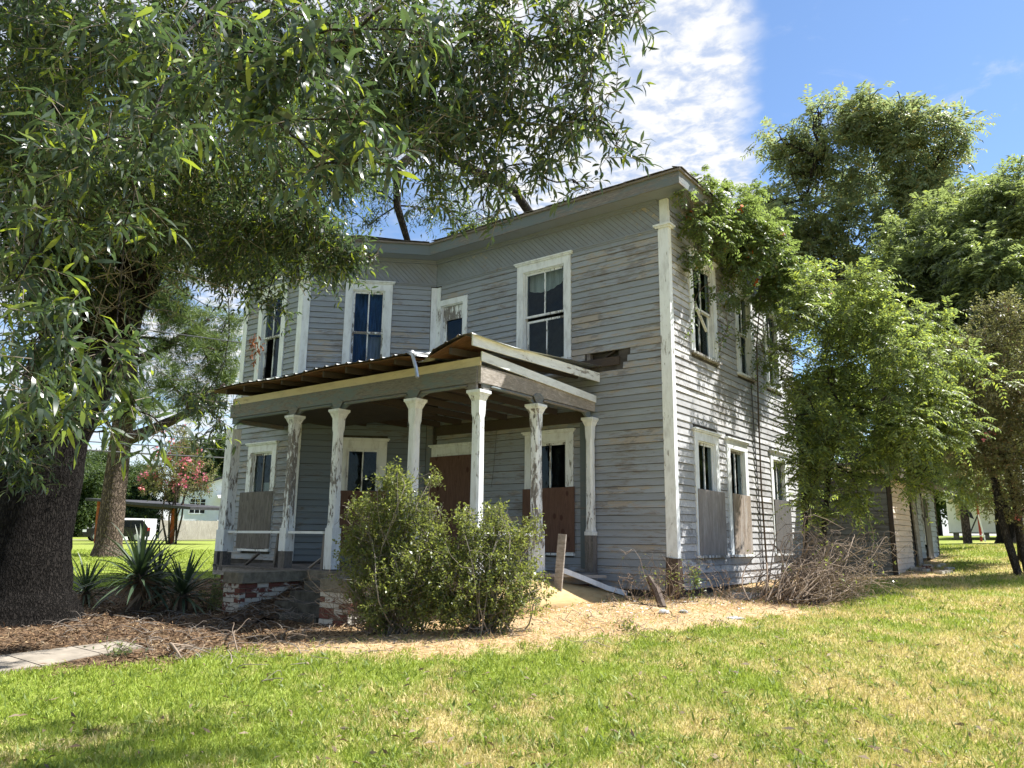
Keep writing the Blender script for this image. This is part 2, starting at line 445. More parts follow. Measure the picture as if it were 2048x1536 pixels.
M['leaf_crape'] = leaf_mat('crape_leaf', (.10,.11,.058), (.16,.16,.085), (.30,.31,.10), .38, .45, .4, (.22,.12,.08), .12)
M['leaf_shrub'] = leaf_mat('glossy_shrub_leaf', (.072,.098,.034), (.145,.17,.055), (.36,.42,.08), .38, .36, .45, (.26,.24,.06), .06)
M['leaf_vine'] = leaf_mat('vine_leaf', (.065,.105,.045), (.12,.165,.065), (.30,.40,.09), .42, .4, .45, (.16,.12,.03), .06)
M['leaf_pine'] = leaf_mat('pine_needle', (.075,.12,.045), (.13,.18,.06), (.25,.33,.07), .3, .5, .3)
M['leaf_far'] = leaf_mat('far_tree_leaf', (.035,.062,.026), (.08,.12,.04), (.15,.22,.05), .3, .5, .3)
M['leaf_yucca'] = leaf_mat('yucca_leaf', (.035,.062,.035), (.075,.11,.055), (.08,.14,.04), .12, .4, .5)
M['leaf_dead'] = leaf_mat('dead_leaf', (.16,.11,.07), (.33,.26,.18), (.2,.14,.08), .15, .8, .15)
M['leaf_brown'] = leaf_mat('withered_brown_leaf', (.16,.06,.03), (.27,.12,.06), (.2,.08,.03), .2, .7, .2)
M['flower_orange'] = leaf_mat('orange_trumpet_flower', (.55,.10,.02), (.70,.20,.04), (.6,.15,.03), .3, .6, .2)
M['flower_pink'] = leaf_mat('pink_crape_flower', (.68,.18,.27), (.80,.36,.44), (.7,.15,.22), .35, .7, .1)
M['flower_red'] = leaf_mat('coral_crape_flower', (.66,.18,.20), (.80,.38,.36), (.7,.15,.15), .35, .7, .1)
# ------------------------------------------------------------------ terrain
TP = np.array([
(5.8,-12.2,-.56),(2.5,-7.85,-.5),(5.2,-5.8,-.42),(0,-10,-.55),(8,-9,-.5),(10,-4,-.25),(12,2,.1),
(0,0,-.02),(-1.5,-.5,-.05),(.3,3.3,.08),(0,7,.18),(1.75,1.1,-.02),(1.4,-4.2,-.2),(3.5,3.6,.02),(-1,-5.5,-.27),(-3.4,-4.9,-.32),
(1.9,7.4,.2),(1.9,12.9,.55),(6,12,.6),(3,17.6,.8),(2,27.5,.95),(1,37,1.1),(0,47,1.3),(-5,60,1.5),(10,25,1.0),(15,40,1.3),
(-5.5,-4.9,-.32),(-8,-4.2,-.3),(-6.3,-7.1,-.33),(-2.5,-8.7,-.42),(-11,-3,-.25),(-10,3,-.1),(-14,-3,-.1),(-4,4,.1),
(-20,0,.15),(-25,5,.3),(-35,10,.4),(-50,18,.25),(-62,25,.35),(-75,40,.6),(-20,15,.4),(-30,40,.8),
(-120,60,1.),(-60,120,1.5),(30,120,1.5),(80,60,1.),(80,-40,-.5),(30,-80,-1),(-60,-80,-.5),(-120,-20,.5)])
def _phi(r): return np.where(r > 1e-9, r*r*np.log(np.maximum(r, 1e-9)), 0)
_A = np.zeros((len(TP)+3,)*2); _n = len(TP)
_A[:_n,:_n] = _phi(np.linalg.norm(TP[:,None,:2]-TP[None,:,:2], axis=2)) + np.eye(_n)*.5
_A[:_n,_n] = 1; _A[:_n,_n+1:] = TP[:,:2]; _A[_n,:_n] = 1; _A[_n+1:,:_n] = TP[:,:2].T
_W = np.linalg.solve(_A, np.r_[TP[:,2], 0, 0, 0])
def gz(x, y):
    x = np.asarray(x, float); y = np.asarray(y, float); sh = np.broadcast(x, y).shape
    x = np.broadcast_to(x, sh); y = np.broadcast_to(y, sh)
    q = np.stack([x.ravel(), y.ravel()], 1); out = np.empty(len(q))
    for i in range(0, len(q), 40000):
        c = np.clip(q[i:i+40000], -125, 125)
        out[i:i+40000] = _phi(np.linalg.norm(c[:,None]-TP[None,:,:2], axis=2)) @ _W[:-3] + _W[-3] + c @ _W[-2:]
    return out.reshape(sh)
def gz1(x, y): return float(gz(x, y))

DRY = np.array([(-3.6,-9.6),(-2.6,-8.4),(-2.15,-7.9),(-2.4,-7.05),(-1.34,-6.66),(.09,-5.9),(.69,-4.85),(1.17,-3.95),(1.45,-3.16),(1.93,-1.91),(2.25,-.6),(2.4,1.2),(2.0,3.2),(1.5,5.2),(2.3,6.4),(3.0,7.6),(2.6,9.5),(2.0,14),(-11,14),(-13,4),(-12,-3),(-10.5,-7),(-9,-10.5),(-6,-11)])
def inside(poly, x, y):
    c = np.zeros(x.shape, bool); j = len(poly) - 1
    for i in range(len(poly)):
        xi, yi = poly[i]; xj, yj = poly[j]
        c ^= ((yi > y) != (yj > y)) & (x < (xj-xi)*(y-yi)/(yj-yi+1e-12)+xi); j = i
    return c
def polydist(poly, x, y):
    d = np.full(x.shape, 1e9)
    for i in range(len(poly)):
        a = poly[i]; b = poly[(i+1) % len(poly)]; e = b - a
        t = np.clip(((x-a[0])*e[0] + (y-a[1])*e[1]) / (e @ e), 0, 1)
        d = np.minimum(d, np.hypot(x-a[0]-t*e[0], y-a[1]-t*e[1]))
    return d
def drymask(x, y):   # 1 deep inside the bare strip round the house, 0 on the lawn
    s = np.where(inside(DRY, x, y), 1., -1.) * polydist(DRY, x, y)
    wob = .16*np.sin(x*5.1+1)*np.cos(y*4.3) + .10*np.sin(x*11+y*9)
    return np.clip((s + wob) / .5 + .5, 0, 1)

def ground_mat():
    mt, t, b = mat_new('lawn_and_bare_earth'); N = NT(t)
    at = N.n('ShaderNodeAttribute'); at.attribute_name = 'dry'
    al = N.n('ShaderNodeAttribute'); al.attribute_name = 'litter'
    v = N.coord()
    big = N.noise(v, .55, 5, .6); mid = N.noise(v, 2.3, 6, .65); fin = N.noise(v, 30, 5, .7)
    patch = N.ramp(N.math('ADD', N.math('ADD', N.math('MULTIPLY', big, .5), N.math('MULTIPLY', mid, .5)), N.east()), .45, .58)
    green = N.mix(fin, (.15,.19,.035), (.30,.35,.08))
    tan = N.mix(fin, (.40,.29,.13), (.62,.47,.24))
    lawn = N.mix(N.math('MULTIPLY', patch, .75), green, tan)
    straw = N.mix(N.ramp(fin, .3, .7), (.34,.235,.13), (.58,.42,.25))
    lit = N.mix(N.ramp(N.noise(v, 9, 7, .7), .35, .65), (.055,.038,.026), (.20,.135,.085))
    c = N.mix(at.outputs['Fac'], lawn, N.mix(al.outputs['Fac'], straw, lit))
    N.l(c, b.inputs['Base Color']); b.inputs['Roughness'].default_value = .95; b.inputs['Specular IOR Level'].default_value = .1
    N.l(N.bump(N.math('ADD', fin, mid), .03, .8), b.inputs['Normal'])
    return mt
M['ground'] = ground_mat()
def axis(a, b, n0, far):
    core = np.linspace(a, b, n0); k = np.arange(1, 22); st = (b-a)/(n0-1)
    g = st * 1.32 ** k; g = np.cumsum(g); g = g[g < far]
    return np.r_[a - g[::-1], core, b + g]
gx = axis(-16, 11, 181, 900); gy = axis(-14, 16, 201, 900)
GX, GY = np.meshgrid(gx, gy); GZ = gz(GX, GY)
GZ += .012*np.sin(GX*3.1+GY*1.7)*np.cos(GY*2.7-GX) * (np.hypot(GX, GY) < 30)
V = np.stack([GX.ravel(), GY.ravel(), GZ.ravel()], 1)
nx = len(gx); ii = np.arange((len(gy)-1)*(nx)).reshape(len(gy)-1, nx)[:, :-1].ravel()
dm = drymask(GX.ravel(), GY.ravel())
def littermask(x, y):   # dark leaf and twig litter lies left of the shrubs and under the oak
    return np.clip((-1.6 - x - .25*(y+5)) / 1.9, 0, 1)
g_ = np_mesh('ground', V, np.stack([ii, ii+1, ii+nx+1, ii+nx], 1), M['ground'], None, True, {'dry': dm, 'litter': littermask(GX.ravel(), GY.ravel())})
tag(g_, kind='structure')

# concrete path from the lawn towards the steps
pm = MB()
ys = [-10.6, -9.6, -8.6, -7.9, -7.35]
for i in range(len(ys)-1):
    a, b_ = ys[i], ys[i+1] - .02
    xl0, xl1 = (-3.95, -3.0 - .30*max(0, (a+8.6))), (-3.95, -3.0 - .30*max(0, (b_+8.6)))
    p = [(xl0[0], a), (xl0[1], a), (xl1[1], b_), (xl1[0], b_)]
    zz = [gz1(x, y) for x, y in p]
    pm.hexa([(x, y, z-.05) for (x, y), z in zip(p, zz)] + [(x, y, z+.02) for (x, y), z in zip(p, zz)])
tag(pm.build('path', M['path']), kind='structure')
# a lane of pale gravel far on the left in front of the fence
lane = [(-70,10),(-52,26),(-54,29),(-73,12)]
lane = [(-62,16.5),(-50,30),(-51.6,31),(-64,17.5)]
lm = MB(); lm.poly([(x, y, gz1(x, y)+.02) for x, y in lane], (0,0,1), .02)
tag(lm.build('road', M['path']), kind='structure')
# ------------------------------------------------------------------ the house
house = thing('abandoned_house', (0, 0, 0), 'abandoned two storey grey clapboard house with peeling paint and boarded windows', 'house')
r2 = 2 ** .5
FA = Frame((-5.78, 0), (1, 0), (0, -1))                  # long front wall
FD = Frame((-7.88, -2.1), (1/r2, 1/r2), (1/r2, -1/r2))   # slanted wall of the bay
FB = Frame((-10.09, -2.1), (1, 0), (0, -1))              # bay front
FS = Frame((0, 0), (0, 1), (1, 0))                       # side wall
FL = Frame((-10.09, 7), (0, -1), (-1, 0))                # far side
FK = Frame((0, 7), (-1, 0), (0, 1))                      # rear
LEN = {id(FA): 5.78, id(FD): 2.97, id(FB): 2.21, id(FS): 7.0, id(FL): 9.1, id(FK): 10.09}
ZTOP, ZB = 6.62, .06
EXP = .128

def glass_box(s0, s1, z0, z1, cw=.15): return (s0 + cw, s1 - cw, z0, z1)
# windows: frame, s0, s1 (outer casing), sill z, head z of casing, then dressings
WIN = []
def win(F, s0, s1, z0, z1, cap=True, board=None, bmat=None, curtain=None, shift=0., open_low=False, brd=None, label=None, missing=()):
    WIN.append(dict(F=F, s0=s0, s1=s1, z0=z0, z1=z1, cap=cap, board=board, bmat=bmat, curtain=curtain, shift=shift, open_low=open_low, label=label, missing=missing))
win(FA, 2.34, 3.68, 4.42, 6.56, curtain='white', shift=.10, label='second floor window with its lower sash slipped and a torn white curtain')
win(FA, 2.58, 3.72, .68, 2.96, board=(2.55, 3.76, .69, 1.90), bmat='ply_red')
win(FD, .91, 1.96, 4.42, 6.58, curtain='blue', label='window with blue curtains behind the panes')
win(FD, .96, 1.99, .68, 2.98, board=(.90, 2.02, .69, 1.90), bmat='ply_red')
win(FB, .58, 1.63, 4.42, 6.58, missing=(2,), label='window with one lower pane missing')
win(FB, .60, 1.66, .64, 2.92, board=(.44, 1.66, .65, 1.88), bmat='ply_grey', curtain='low', label='window half covered by a grey wavy grained board')
win(FS, .83, 2.10, 4.44, 6.45, curtain='half', missing=(), label='side window with a broken slat across its sash')
win(FS, 3.14, 4.17, 4.44, 6.45, curtain='brown')
win(FS, 4.91, 5.95, 4.44, 6.45, curtain='half')
win(FS, .80, 1.92, .68, 2.92, board=(.85, 2.07, .62, 1.86), bmat='ply_pale', curtain='pale')
win(FS, 2.33, 3.44, .68, 2.92, board=(2.50, 3.44, .64, 1.86), bmat='ply_osb', curtain='pale')
win(FS, 4.86, 5.95, .68, 2.92, board=(4.92, 6.02, .66, 1.86), bmat='ply_dark')
UDOOR = (FA, .04, .96, 3.95, 6.22)
LDOOR = (FA, .03, 1.24, .40, 2.86)
HOLE = (FA, 4.00, 4.72, 4.17, 4.44)

def openings(F, glass=True):
    o = []
    for q in WIN:
        if q['F'] is F: o.append((q['s0']+.15, q['s1']-.15, q['z0']+.03, q['z1']-.16) if glass else (q['s0']-.005, q['s1']+.005, q['z0']-.05, q['z1']+.06))
    for D in (UDOOR, LDOOR):
        if D[0] is F: o.append((D[1]+.12, D[2]-.12, D[3], D[4]-.12) if glass else (D[1]-.02, D[2]+.005, D[3], D[4]))
    if F is FA: o.append(HOLE[1:])
    return o

def wall(F, L, z0=ZB-.15, z1=7.2):
    ops = openings(F)
    S = sorted({0., L} | {x for o in ops for x in o[:2]}); Z = sorted({z0, z1} | {x for o in ops for x in o[2:]})
    mb = MB()
    for i in range(len(S)-1):
        j = 0
        while j < len(Z)-1:
            def op(j): return any(o[0]-1e-6 < (S[i]+S[i+1])/2 < o[1] and o[2] < (Z[j]+Z[j+1])/2 < o[3] for o in ops)
            if op(j): j += 1; continue
            k = j
            while k+1 < len(Z)-1 and not op(k+1): k += 1
            mb.fbox(F, S[i], S[i+1], -.11, 0, Z[j], Z[k+1]); j = k + 1
    return mb.build('wall', M['tar'], house)
for F in (FA, FD, FB, FS, FL, FK): wall(F, LEN[id(F)])
# floors inside, seen dimly through the panes
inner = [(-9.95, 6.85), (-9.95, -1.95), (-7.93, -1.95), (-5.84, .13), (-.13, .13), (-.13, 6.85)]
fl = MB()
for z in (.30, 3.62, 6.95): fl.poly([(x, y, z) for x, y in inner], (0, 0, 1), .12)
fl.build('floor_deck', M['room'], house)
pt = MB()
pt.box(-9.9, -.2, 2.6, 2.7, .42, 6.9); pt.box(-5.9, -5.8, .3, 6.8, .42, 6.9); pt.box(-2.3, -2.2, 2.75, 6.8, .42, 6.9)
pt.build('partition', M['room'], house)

# ---- clapboards
rng = np.random.default_rng(5)
CAMV = npv(CAM_LOC)
clap = []
def clad(F, L, z0, z1, mkey, sa=0., sb=None, jmax=3.2, exp=EXP):
    ops = openings(F, False); sb = L if sb is None else sb
    n = int(math.ceil((z1 - z0) / exp - 1e-6))
    for i in range(n):
        a = z0 + i*exp; b = min(a + exp, z1)
        iv = [(sa, sb)]
        for o in ops:
            if o[2] < b - .02 and o[3] > a + .02:
                nv = []
                for p, q in iv:
                    lo, hi = o[0], o[1]
                    if F is FA and o == HOLE[1:]: lo -= rng.uniform(-.02, .10); hi += rng.uniform(-.02, .30)
                    if hi <= p or lo >= q: nv.append((p, q)); continue
                    if lo - p > .03: nv.append((p, lo))
                    if q - hi > .03: nv.append((hi, q))
                iv = nv
        for p, q in iv:
            while q - p > jmax + .4:
                c = p + rng.uniform(1.3, jmax)
                clap.append((F, p, c - .003, a, b, mkey)); p = c
            clap.append((F, p, q, a, b, mkey))
PF = .42
clad(FA, 5.78, .10, ZTOP, 'siding', .16, 5.62)
clad(FD, 2.97, 3.95, ZTOP, 'siding', .14, 2.83)
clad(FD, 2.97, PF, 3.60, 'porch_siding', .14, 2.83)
clad(FB, 2.21, 3.95, ZTOP, 'siding', .14, 2.06)
clad(FB, 2.21, PF, 3.60, 'siding', .05, 2.06)
clad(FS, 7.0, .12, 7.1, 'siding_side', .09, 6.95, 2.8)
def board_mesh(F, p, q, a, b, seed):
    rg = np.random.default_rng(seed)
    n = max(1, min(4, int((q - p) / .8)))
    th = .032 + rg.uniform(-.003, .004)
    S = np.linspace(p, q, n+1); vs = []
    jz = rg.normal(0, .0022, n+1); jd = np.abs(rg.normal(0, .0025, n+1))
    if rg.random() < .05: jd[rg.integers(0, n+1)] += .012       # here and there a board has sprung loose
    for s, z_, d_ in zip(S, jz, jd):
        vs += [F.p(s, 0.002, a + z_ - .006), F.p(s, th + d_, a + z_ - .006), F.p(s, .012 + d_*.5, b + z_ - .013), F.p(s, .002, b + z_ - .013)]
    fs = [(3, 2, 1, 0), (4*n, 4*n+1, 4*n+2, 4*n+3)]
    for i in range(n):
        o = 4*i
        for k in range(4):
            k2 = (k+1) % 4
            fs.append((o+k, o+k2, o+4+k2, o+4+k))
    return vs, fs
def area_px(c):
    F, p, q, a, b, _ = c
    P = npv(F.p((p+q)/2, 0, a)); d = P - CAMV; D = np.linalg.norm(d)
    cosv = abs(np.dot(d/D, [F.n[0], F.n[1], 0]))
    hid = .15 if (F is FA and a > 7) else 1.
    return (q-p)*(b-a)*max(cosv, .05)/D**2*hid
order = sorted(range(len(clap)), key=lambda i: -area_px(clap[i]))
single = set(order[:300])
rest = {}
for i, c in enumerate(clap):
    vs, fs = board_mesh(*c[:5], 1000 + i)
    if i in single:
        mb = MB(); mb.add(vs, fs); mb.build('clapboard', M[c[5]], house)
    else:
        rest.setdefault(c[5], MB()).add(vs, fs)
mb_all = MB(); mats = list(rest)
fidx = []
for k, key in enumerate(mats):
    mb_all.add(rest[key].v, rest[key].f); fidx += [k] * len(rest[key].f)
o = mb_all.build('clapboard_siding', None, house)
for key in mats: o.data.materials.append(M[key])
o.data.polygons.foreach_set('material_index', np.array(fidx, np.int32)); stuff(o)
# plain boards on the two hidden walls
hb = MB()
for F, L in ((FL, 9.1), (FK, 10.09)):
    for i in range(54):
        vs, fs = board_mesh(F, .02, L - .02, .1 + i*EXP, .1 + (i+1)*EXP, 9000+i)
        hb.add(vs, fs)
stuff(hb.build('clapboard_siding', M['siding'], house))

# ---- windows
def build_window(q):
    F, s0, s1, z0, z1 = q['F'], q['s0'], q['s1'], q['z0'], q['z1']
    cw = .16; P = F.p
    mb = MB()
    mb.fbox(F, s0, s0+cw, .001, .045, z0, z1-cw); mb.fbox(F, s1-cw, s1, .001, .045, z0, z1-cw)
    mb.fbox(F, s0, s1, .001, .047, z1-cw, z1)
    g0, g1, h0, h1 = s0+.15, s1-.15, z0+.03, z1-.16
    mb.fbox(F, g0-.002, g0+.025, -.12, .012, h0, h1); mb.fbox(F, g1-.025, g1+.002, -.12, .012, h0, h1)
    mb.fbox(F, g0+.026, g1-.026, -.12, .012, h1-.025, h1+.002)
    wo = mb.build('window', M['white'], house)
    if q['label']: wo['label'] = q['label']
    if q['cap']:
        c = MB(); c.fbox(F, s0-.035, s1+.035, .0015, .075, z1+.002, z1+.03); c.fbox(F, s0-.055, s1+.055, .0015, .10, z1+.031, z1+.06)
        c.build('cap', M['white'], wo)
    sl_ = MB(); sl_.fbox(F, s0-.03, s1+.03, .0012, .10, z0-.045, z0-.002); sl_.build('sill', M['white_worn'], wo)
    gi0, gi1 = g0+.026, g1-.026; zm_ = (h0+h1-.03)/2 + .02
    mid = (gi0+gi1)/2
    def sash(za, zb, d, ox, idx):
        f = MB(); fw_ = .042
        a0, a1 = gi0 + ox, gi1 + ox*.3
        f.fbox(F, a0, a0+fw_, d, d+.035, za, zb); f.fbox(F, a1-fw_, a1, d, d+.035, za, zb)
        f.fbox(F, a0+fw_, a1-fw_, d, d+.035, za, za+fw_); f.fbox(F, a0+fw_, a1-fw_, d, d+.035, zb-fw_, zb)
        f.fbox(F, mid-.014+ox, mid+.014+ox, d+.004, d+.033, za+fw_, zb-fw_)
        so = f.build('sash', M['white_worn'], wo)
        for k, (x0, x1) in enumerate(((a0+fw_, mid-.014+ox), (mid+.014+ox, a1-fw_))):
            if idx*2 + k in q['missing']: continue
            p = MB(); p.fbox(F, x0-.004, x1+.004, d+.014, d+.018, za+fw_-.004, zb-fw_+.004)
            p.build('pane', M['glass'], wo)
    sh = q['shift']
    sash(zm_-.02, h1-.026, -.055, 0, 0)
    sash(h0+.002-sh*0, zm_+.02-sh, -.10, .0 if not sh else .02, 1)
    if q['curtain']:
        cu = q['curtain']
        def drape(name, x0, x1, za, zb, d, mat, swag=None, n=18):
            rg = np.random.default_rng(int(abs(x0*100+za*37)) + 1); vs = []; fs = []
            for i in range(n+1):
                x = x0 + (x1-x0)*i/n; w_ = .02*math.sin(i*2.1 + rg.uniform(-.4, .4))
                lo = za if swag is None else swag(i/n)
                for j in range(5):
                    zz = zb + (lo - zb)*j/4
                    vs.append(P(x, d + w_*(.3+.7*j/4), zz))
            for i in range(n):
                for j in range(4): fs.append((i*5+j, (i+1)*5+j, (i+1)*5+j+1, i*5+j+1))
            cm = MB(); cm.add(vs, fs); return cm.build(name, mat, wo, True)
        if cu == 'white': drape('curtain', gi0, gi1, h1, h1-.02, -.17, M['white_cloth'], lambda t: h1 - .36 + .16*t*t - .10*math.sin(PI*t))
        elif cu == 'blue':
            drape('curtain', gi0-.05, gi1+.05, zm_-.05, h1, -.19, M['blue_cloth'])
            drape('curtain', gi0-.05, mid, h0, zm_, -.21, M['blue_cloth'])
            drape('curtain', mid-.02, gi1+.05, h0, zm_, -.23, M['pale_cloth'])
        elif cu == 'half': drape('curtain', gi0-.05, mid, h0+.2, h1, -.2, M['white_cloth'])
        elif cu == 'brown': drape('curtain', gi0-.05, gi1, h0, zm_-.05, -.2, M['bare_light'])
        elif cu == 'pale': drape('curtain', gi0-.05, gi1+.05, h0, h1, -.35, M['ply_grey'])
        elif cu == 'low': drape('curtain', gi0+.05, gi1-.05, h0, 2.1, -.22, M['white_cloth'], None)
    if q['board']:
        b0, b1, c0, c1 = q['board']
        rg = np.random.default_rng(int(b0*1000)+7); t = rg.uniform(-.012, .012)
        p = MB(); p.hexa([P(b0,.05,c0-t),P(b1,.05,c0+t),P(b1,.064,c0+t),P(b0,.064,c0-t),P(b0,.05,c1-t),P(b1,.05,c1+t),P(b1,.064,c1+t),P(b0,.064,c1-t)])
        p.build('plywood_board', M[q['bmat']], wo)
    return wo
WOBJ = [build_window(q) for q in WIN]
# broken slat hanging across the first upper side window
mb = MB(); mb.bar(FS.p(1.02, .03, 5.45), FS.p(1.60, .02, 4.98), .05, .018); mb.build('broken_slat', M['white_worn'], WOBJ[6])

# ---- doors
F, s0, s1, z0, z1 = UDOOR
mb = MB(); mb.fbox(F, s0, s0+.13, .001, .045, z0, z1-.13); mb.fbox(F, s1-.13, s1, .001, .045, z0, z1-.13); mb.fbox(F, s0, s1, .001, .047, z1-.13, z1)
mb.fbox(F, s0+.118, s0+.15, -.10, .012, z0, z1-.15); mb.fbox(F, s1-.15, s1-.118, -.10, .012, z0, z1-.15); mb.fbox(F, s0+.118, s1-.118, -.10, .012, z1-.15, z1-.118)
ud = mb.build('door', M['white'], house); ud['label'] = 'upper white door with a glazed panel above the porch roof'
mb = MB(); mb.fbox(F, s0+.152, s0+.25, -.08, -.04, z0, z1-.16); mb.fbox(F, s1-.19, s1-.152, -.08, -.04, z0, z1-.16); mb.fbox(F, s0+.25, s1-.19, -.08, -.04, z1-.48, z1-.16); mb.fbox(F, s0+.25, s1-.19, -.075, -.03, z1-.48, z1-.40)
mb.build('door_frame', M['white_worn'], ud)
mb = MB(); mb.fbox(F, s0+.25, s1-.19, -.065, -.058, z0, z1-.48); mb.build('pane', M['glass'], ud)
F, s0, s1, z0, z1 = LDOOR
mb = MB(); mb.fbox(F, s0, s0+.17, .001, .045, z0, z1-.15); mb.fbox(F, s1-.17, s1, .001, .045, z0, z1-.15); mb.fbox(F, s0, s1, .001, .047, z1-.15, z1)
mb.fbox(F, s0+.19, s1-.19, -.06, -.03, 2.60, 2.65); mb.fbox(F, s0+.118, s0+.19, -.10, .012, z0, z1-.15); mb.fbox(F, s1-.19, s1-.118, -.10, .012, z0, z1-.15); mb.fbox(F, s0+.118, s1-.118, -.10, .012, z1-.19, z1-.118)
ld = mb.build('door', M['white'], house); ld['label'] = 'front door under the porch sealed with a brown board below its transom'
mb = MB(); mb.fbox(F, s0-.035, s1+.035, .0015, .075, z1+.002, z1+.03); mb.fbox(F, s0-.055, s1+.055, .0015, .10, z1+.031, z1+.06); mb.build('cap', M['white'], ld)
mb = MB(); mb.fbox(F, s0+.19, s1-.19, -.05, -.045, 2.65, z1-.18); mb.build('pane', M['glass'], ld)
mb = MB(); mb.fbox(F, s0-.03, s1-.02, .050, .064, .43, 2.66); mb.build('plywood_board', M['ply_red'], ld)
mb = MB(); mb.fbox(F, s0+.2, s1-.2, -.09, -.07, .43, 2.6); mb.build('door_leaf', M['door_dark'], ld)

# ---- the rotten gap in the front wall
F, s0, s1, z0, z1 = HOLE
mb = MB(); mb.fbox(F, s0-.55, s1+.03, -.10, .035, z0-.02, z0+.14); mb.build('exposed_beam', M['dark_wood'], house)
mb = MB(); mb.fbox(F, s0+.02, s0+.10, -.10, .005, z0+.14, z1+.02); mb.build('exposed_stud', M['bare'], house)
mb = MB(); mb.bar(F.p(s0+.3, -.06, z0+.12), F.p(s0+.62, -.06, z1), .07, .03); mb.build('exposed_stud', M['dark_wood'], house)
mb = MB(); mb.fbox(F, s0, s1, -.32, -.12, z0, z1); mb.build('cavity_shade_block', M['tar'], house)  # solid dark block standing in for the shade inside the hole

# ---- corner boards
def cboard(F, a, b, za, zb, d=.036, key='white'):
    mb = MB(); mb.fbox(F, a, b, .0012, d, za, zb); return mb.build('corner_board', M[key], house)
mb = MB(); mb.box(-.17, .036, -.036, .09, .64, 6.62); cb = mb.build('corner_board', M['white'], house)
mb = MB(); mb.box(-.21, .07, -.07, .13, 6.62, 6.65); mb.box(-.24, .10, -.10, .16, 6.651, 6.69); mb.build('cap', M['white'], cb)
mb = MB(); mb.box(-.13, .03, -.03, .07, 6.69, 7.19); mb.build('corner_board', M['white'], house)
mb = MB()
rg = np.random.default_rng(3); pts = []
mb.hexa([(-.20,-.075,-.1),(.07,-.085,-.1),(.08,.12,-.1),(-.19,.10,-.1),(-.17,-.06,.66),(.045,-.06,.63),(.045,.10,.62),(-.17,.10,.65)])
mb.build('rotten_corner_post', M['rotten'], house)
# bay corner: a broad board that wraps the obtuse angle
def wrap_corner(x, y, u1, n1, u2, n2, za, zb, wdt, d, key, name='corner_board', par=None):
    mb = MB(); c = npv((x, y)); u1 = npv(u1); u2 = npv(u2); n1 = npv(n1); n2 = npv(n2)
    bis = n1 + n2; bis = bis / (1 + n1 @ n2)
    a = [c + u1*wdt, c + u1*wdt + n1*d, c + bis*d, c]
    b = [c, c + bis*d, c + u2*wdt + n2*d, c + u2*wdt]
    for q in (a, b):
        mb.hexa([(p[0], p[1], za) for p in q] + [(p[0], p[1], zb) for p in q])
    return mb.build(name, M[key], par or house)
for za, zb in ((3.93, 6.55), (PF, 3.6)):
    cbb = wrap_corner(-7.88, -2.1, (-1, 0), (0, -1), (1/r2, 1/r2), (1/r2, -1/r2), za, zb, .145, .04, 'white')
    if zb > 5: wrap_corner(-7.88, -2.1, (-1, 0), (0, -1), (1/r2, 1/r2), (1/r2, -1/r2), zb, zb+.09, .18, .10, 'white', 'cap', cbb)
wrap_corner(-7.88, -2.1, (-1, 0), (0, -1), (1/r2, 1/r2), (1/r2, -1/r2), 6.64, 7.19, .09, .035, 'white')
cboard(FA, .0, .14, 3.95, 6.55, .034); cboard(FD, 2.84, 2.965, 3.95, 6.55, .05)
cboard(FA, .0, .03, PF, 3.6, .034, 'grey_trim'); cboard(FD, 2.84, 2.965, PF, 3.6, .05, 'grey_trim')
cboard(FB, -.03, .135, 3.95, 6.6, .04); cboard(FL, 8.98, 9.13, .1, 6.6, .038)
cboard(FB, -.03, .045, PF, 3.6, .04)
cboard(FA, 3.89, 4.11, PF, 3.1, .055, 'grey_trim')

# ---- frieze of slanting boards, with mouldings
def clip_rect(poly, s0, s1, z0, z1):
    for ax, lim, sgn in ((0, s0, 1), (0, s1, -1), (1, z0, 1), (1, z1, -1)):
        out = []
        for i in range(len(poly)):
            a, b = poly[i-1], poly[i]
            ia = sgn*(a[ax]-lim) >= 0; ib = sgn*(b[ax]-lim) >= 0
            if ia != ib:
                t = (lim-a[ax])/(b[ax]-a[ax]); out.append((a[0]+t*(b[0]-a[0]), a[1]+t*(b[1]-a[1])))
            if ib: out.append(b)
        poly = out
        if not poly: return None
    return poly
frz = MB()
def frieze(F, s0, s1, z0=6.65, z1=7.19, wd=.115, lower=None):
    k = 0; s = s0 - .8
    while s < s1 + .1:
        zA = z0 if lower is None else lower(s)
        g = .008
        p = clip_rect([(s+g, z1), (s+wd, z1), (s+wd+(z1-z0), z0), (s+g+(z1-z0), z0)], s0, s1, z0, z1)
        if p and len(p) >= 3:
            d = .02 + .003*((k*7) % 3)/2
            frz.poly([F.p(a, .001, b) for a, b in p], (F.n[0], F.n[1], 0), d)
        s += wd; k += 1
frieze(FA, .0, 5.65); frieze(FD, .06, 2.95); frieze(FB, .02, 2.13); 
stuff(frz.build('frieze_boards', M['frieze'], house))
mb = MB()
for F, L in ((FA, 5.62), (FD, 2.95), (FB, 2.08)):
    mb.fbox(F, .01, L, .0016, .052, 6.618, 6.648); mb.fbox(F, .012, L-.002, .0017, .036, 6.585, 6.617)
    mb.fbox(F, .01, L, .0016, .07, 7.12, 7.155); mb.fbox(F, .012, L-.002, .0017, .10, 7.156, 7.192)
mb.fbox(FS, .05, 7, .0016, .045, 6.98, 7.19)
mb.build('moulding', M['frieze'], house)

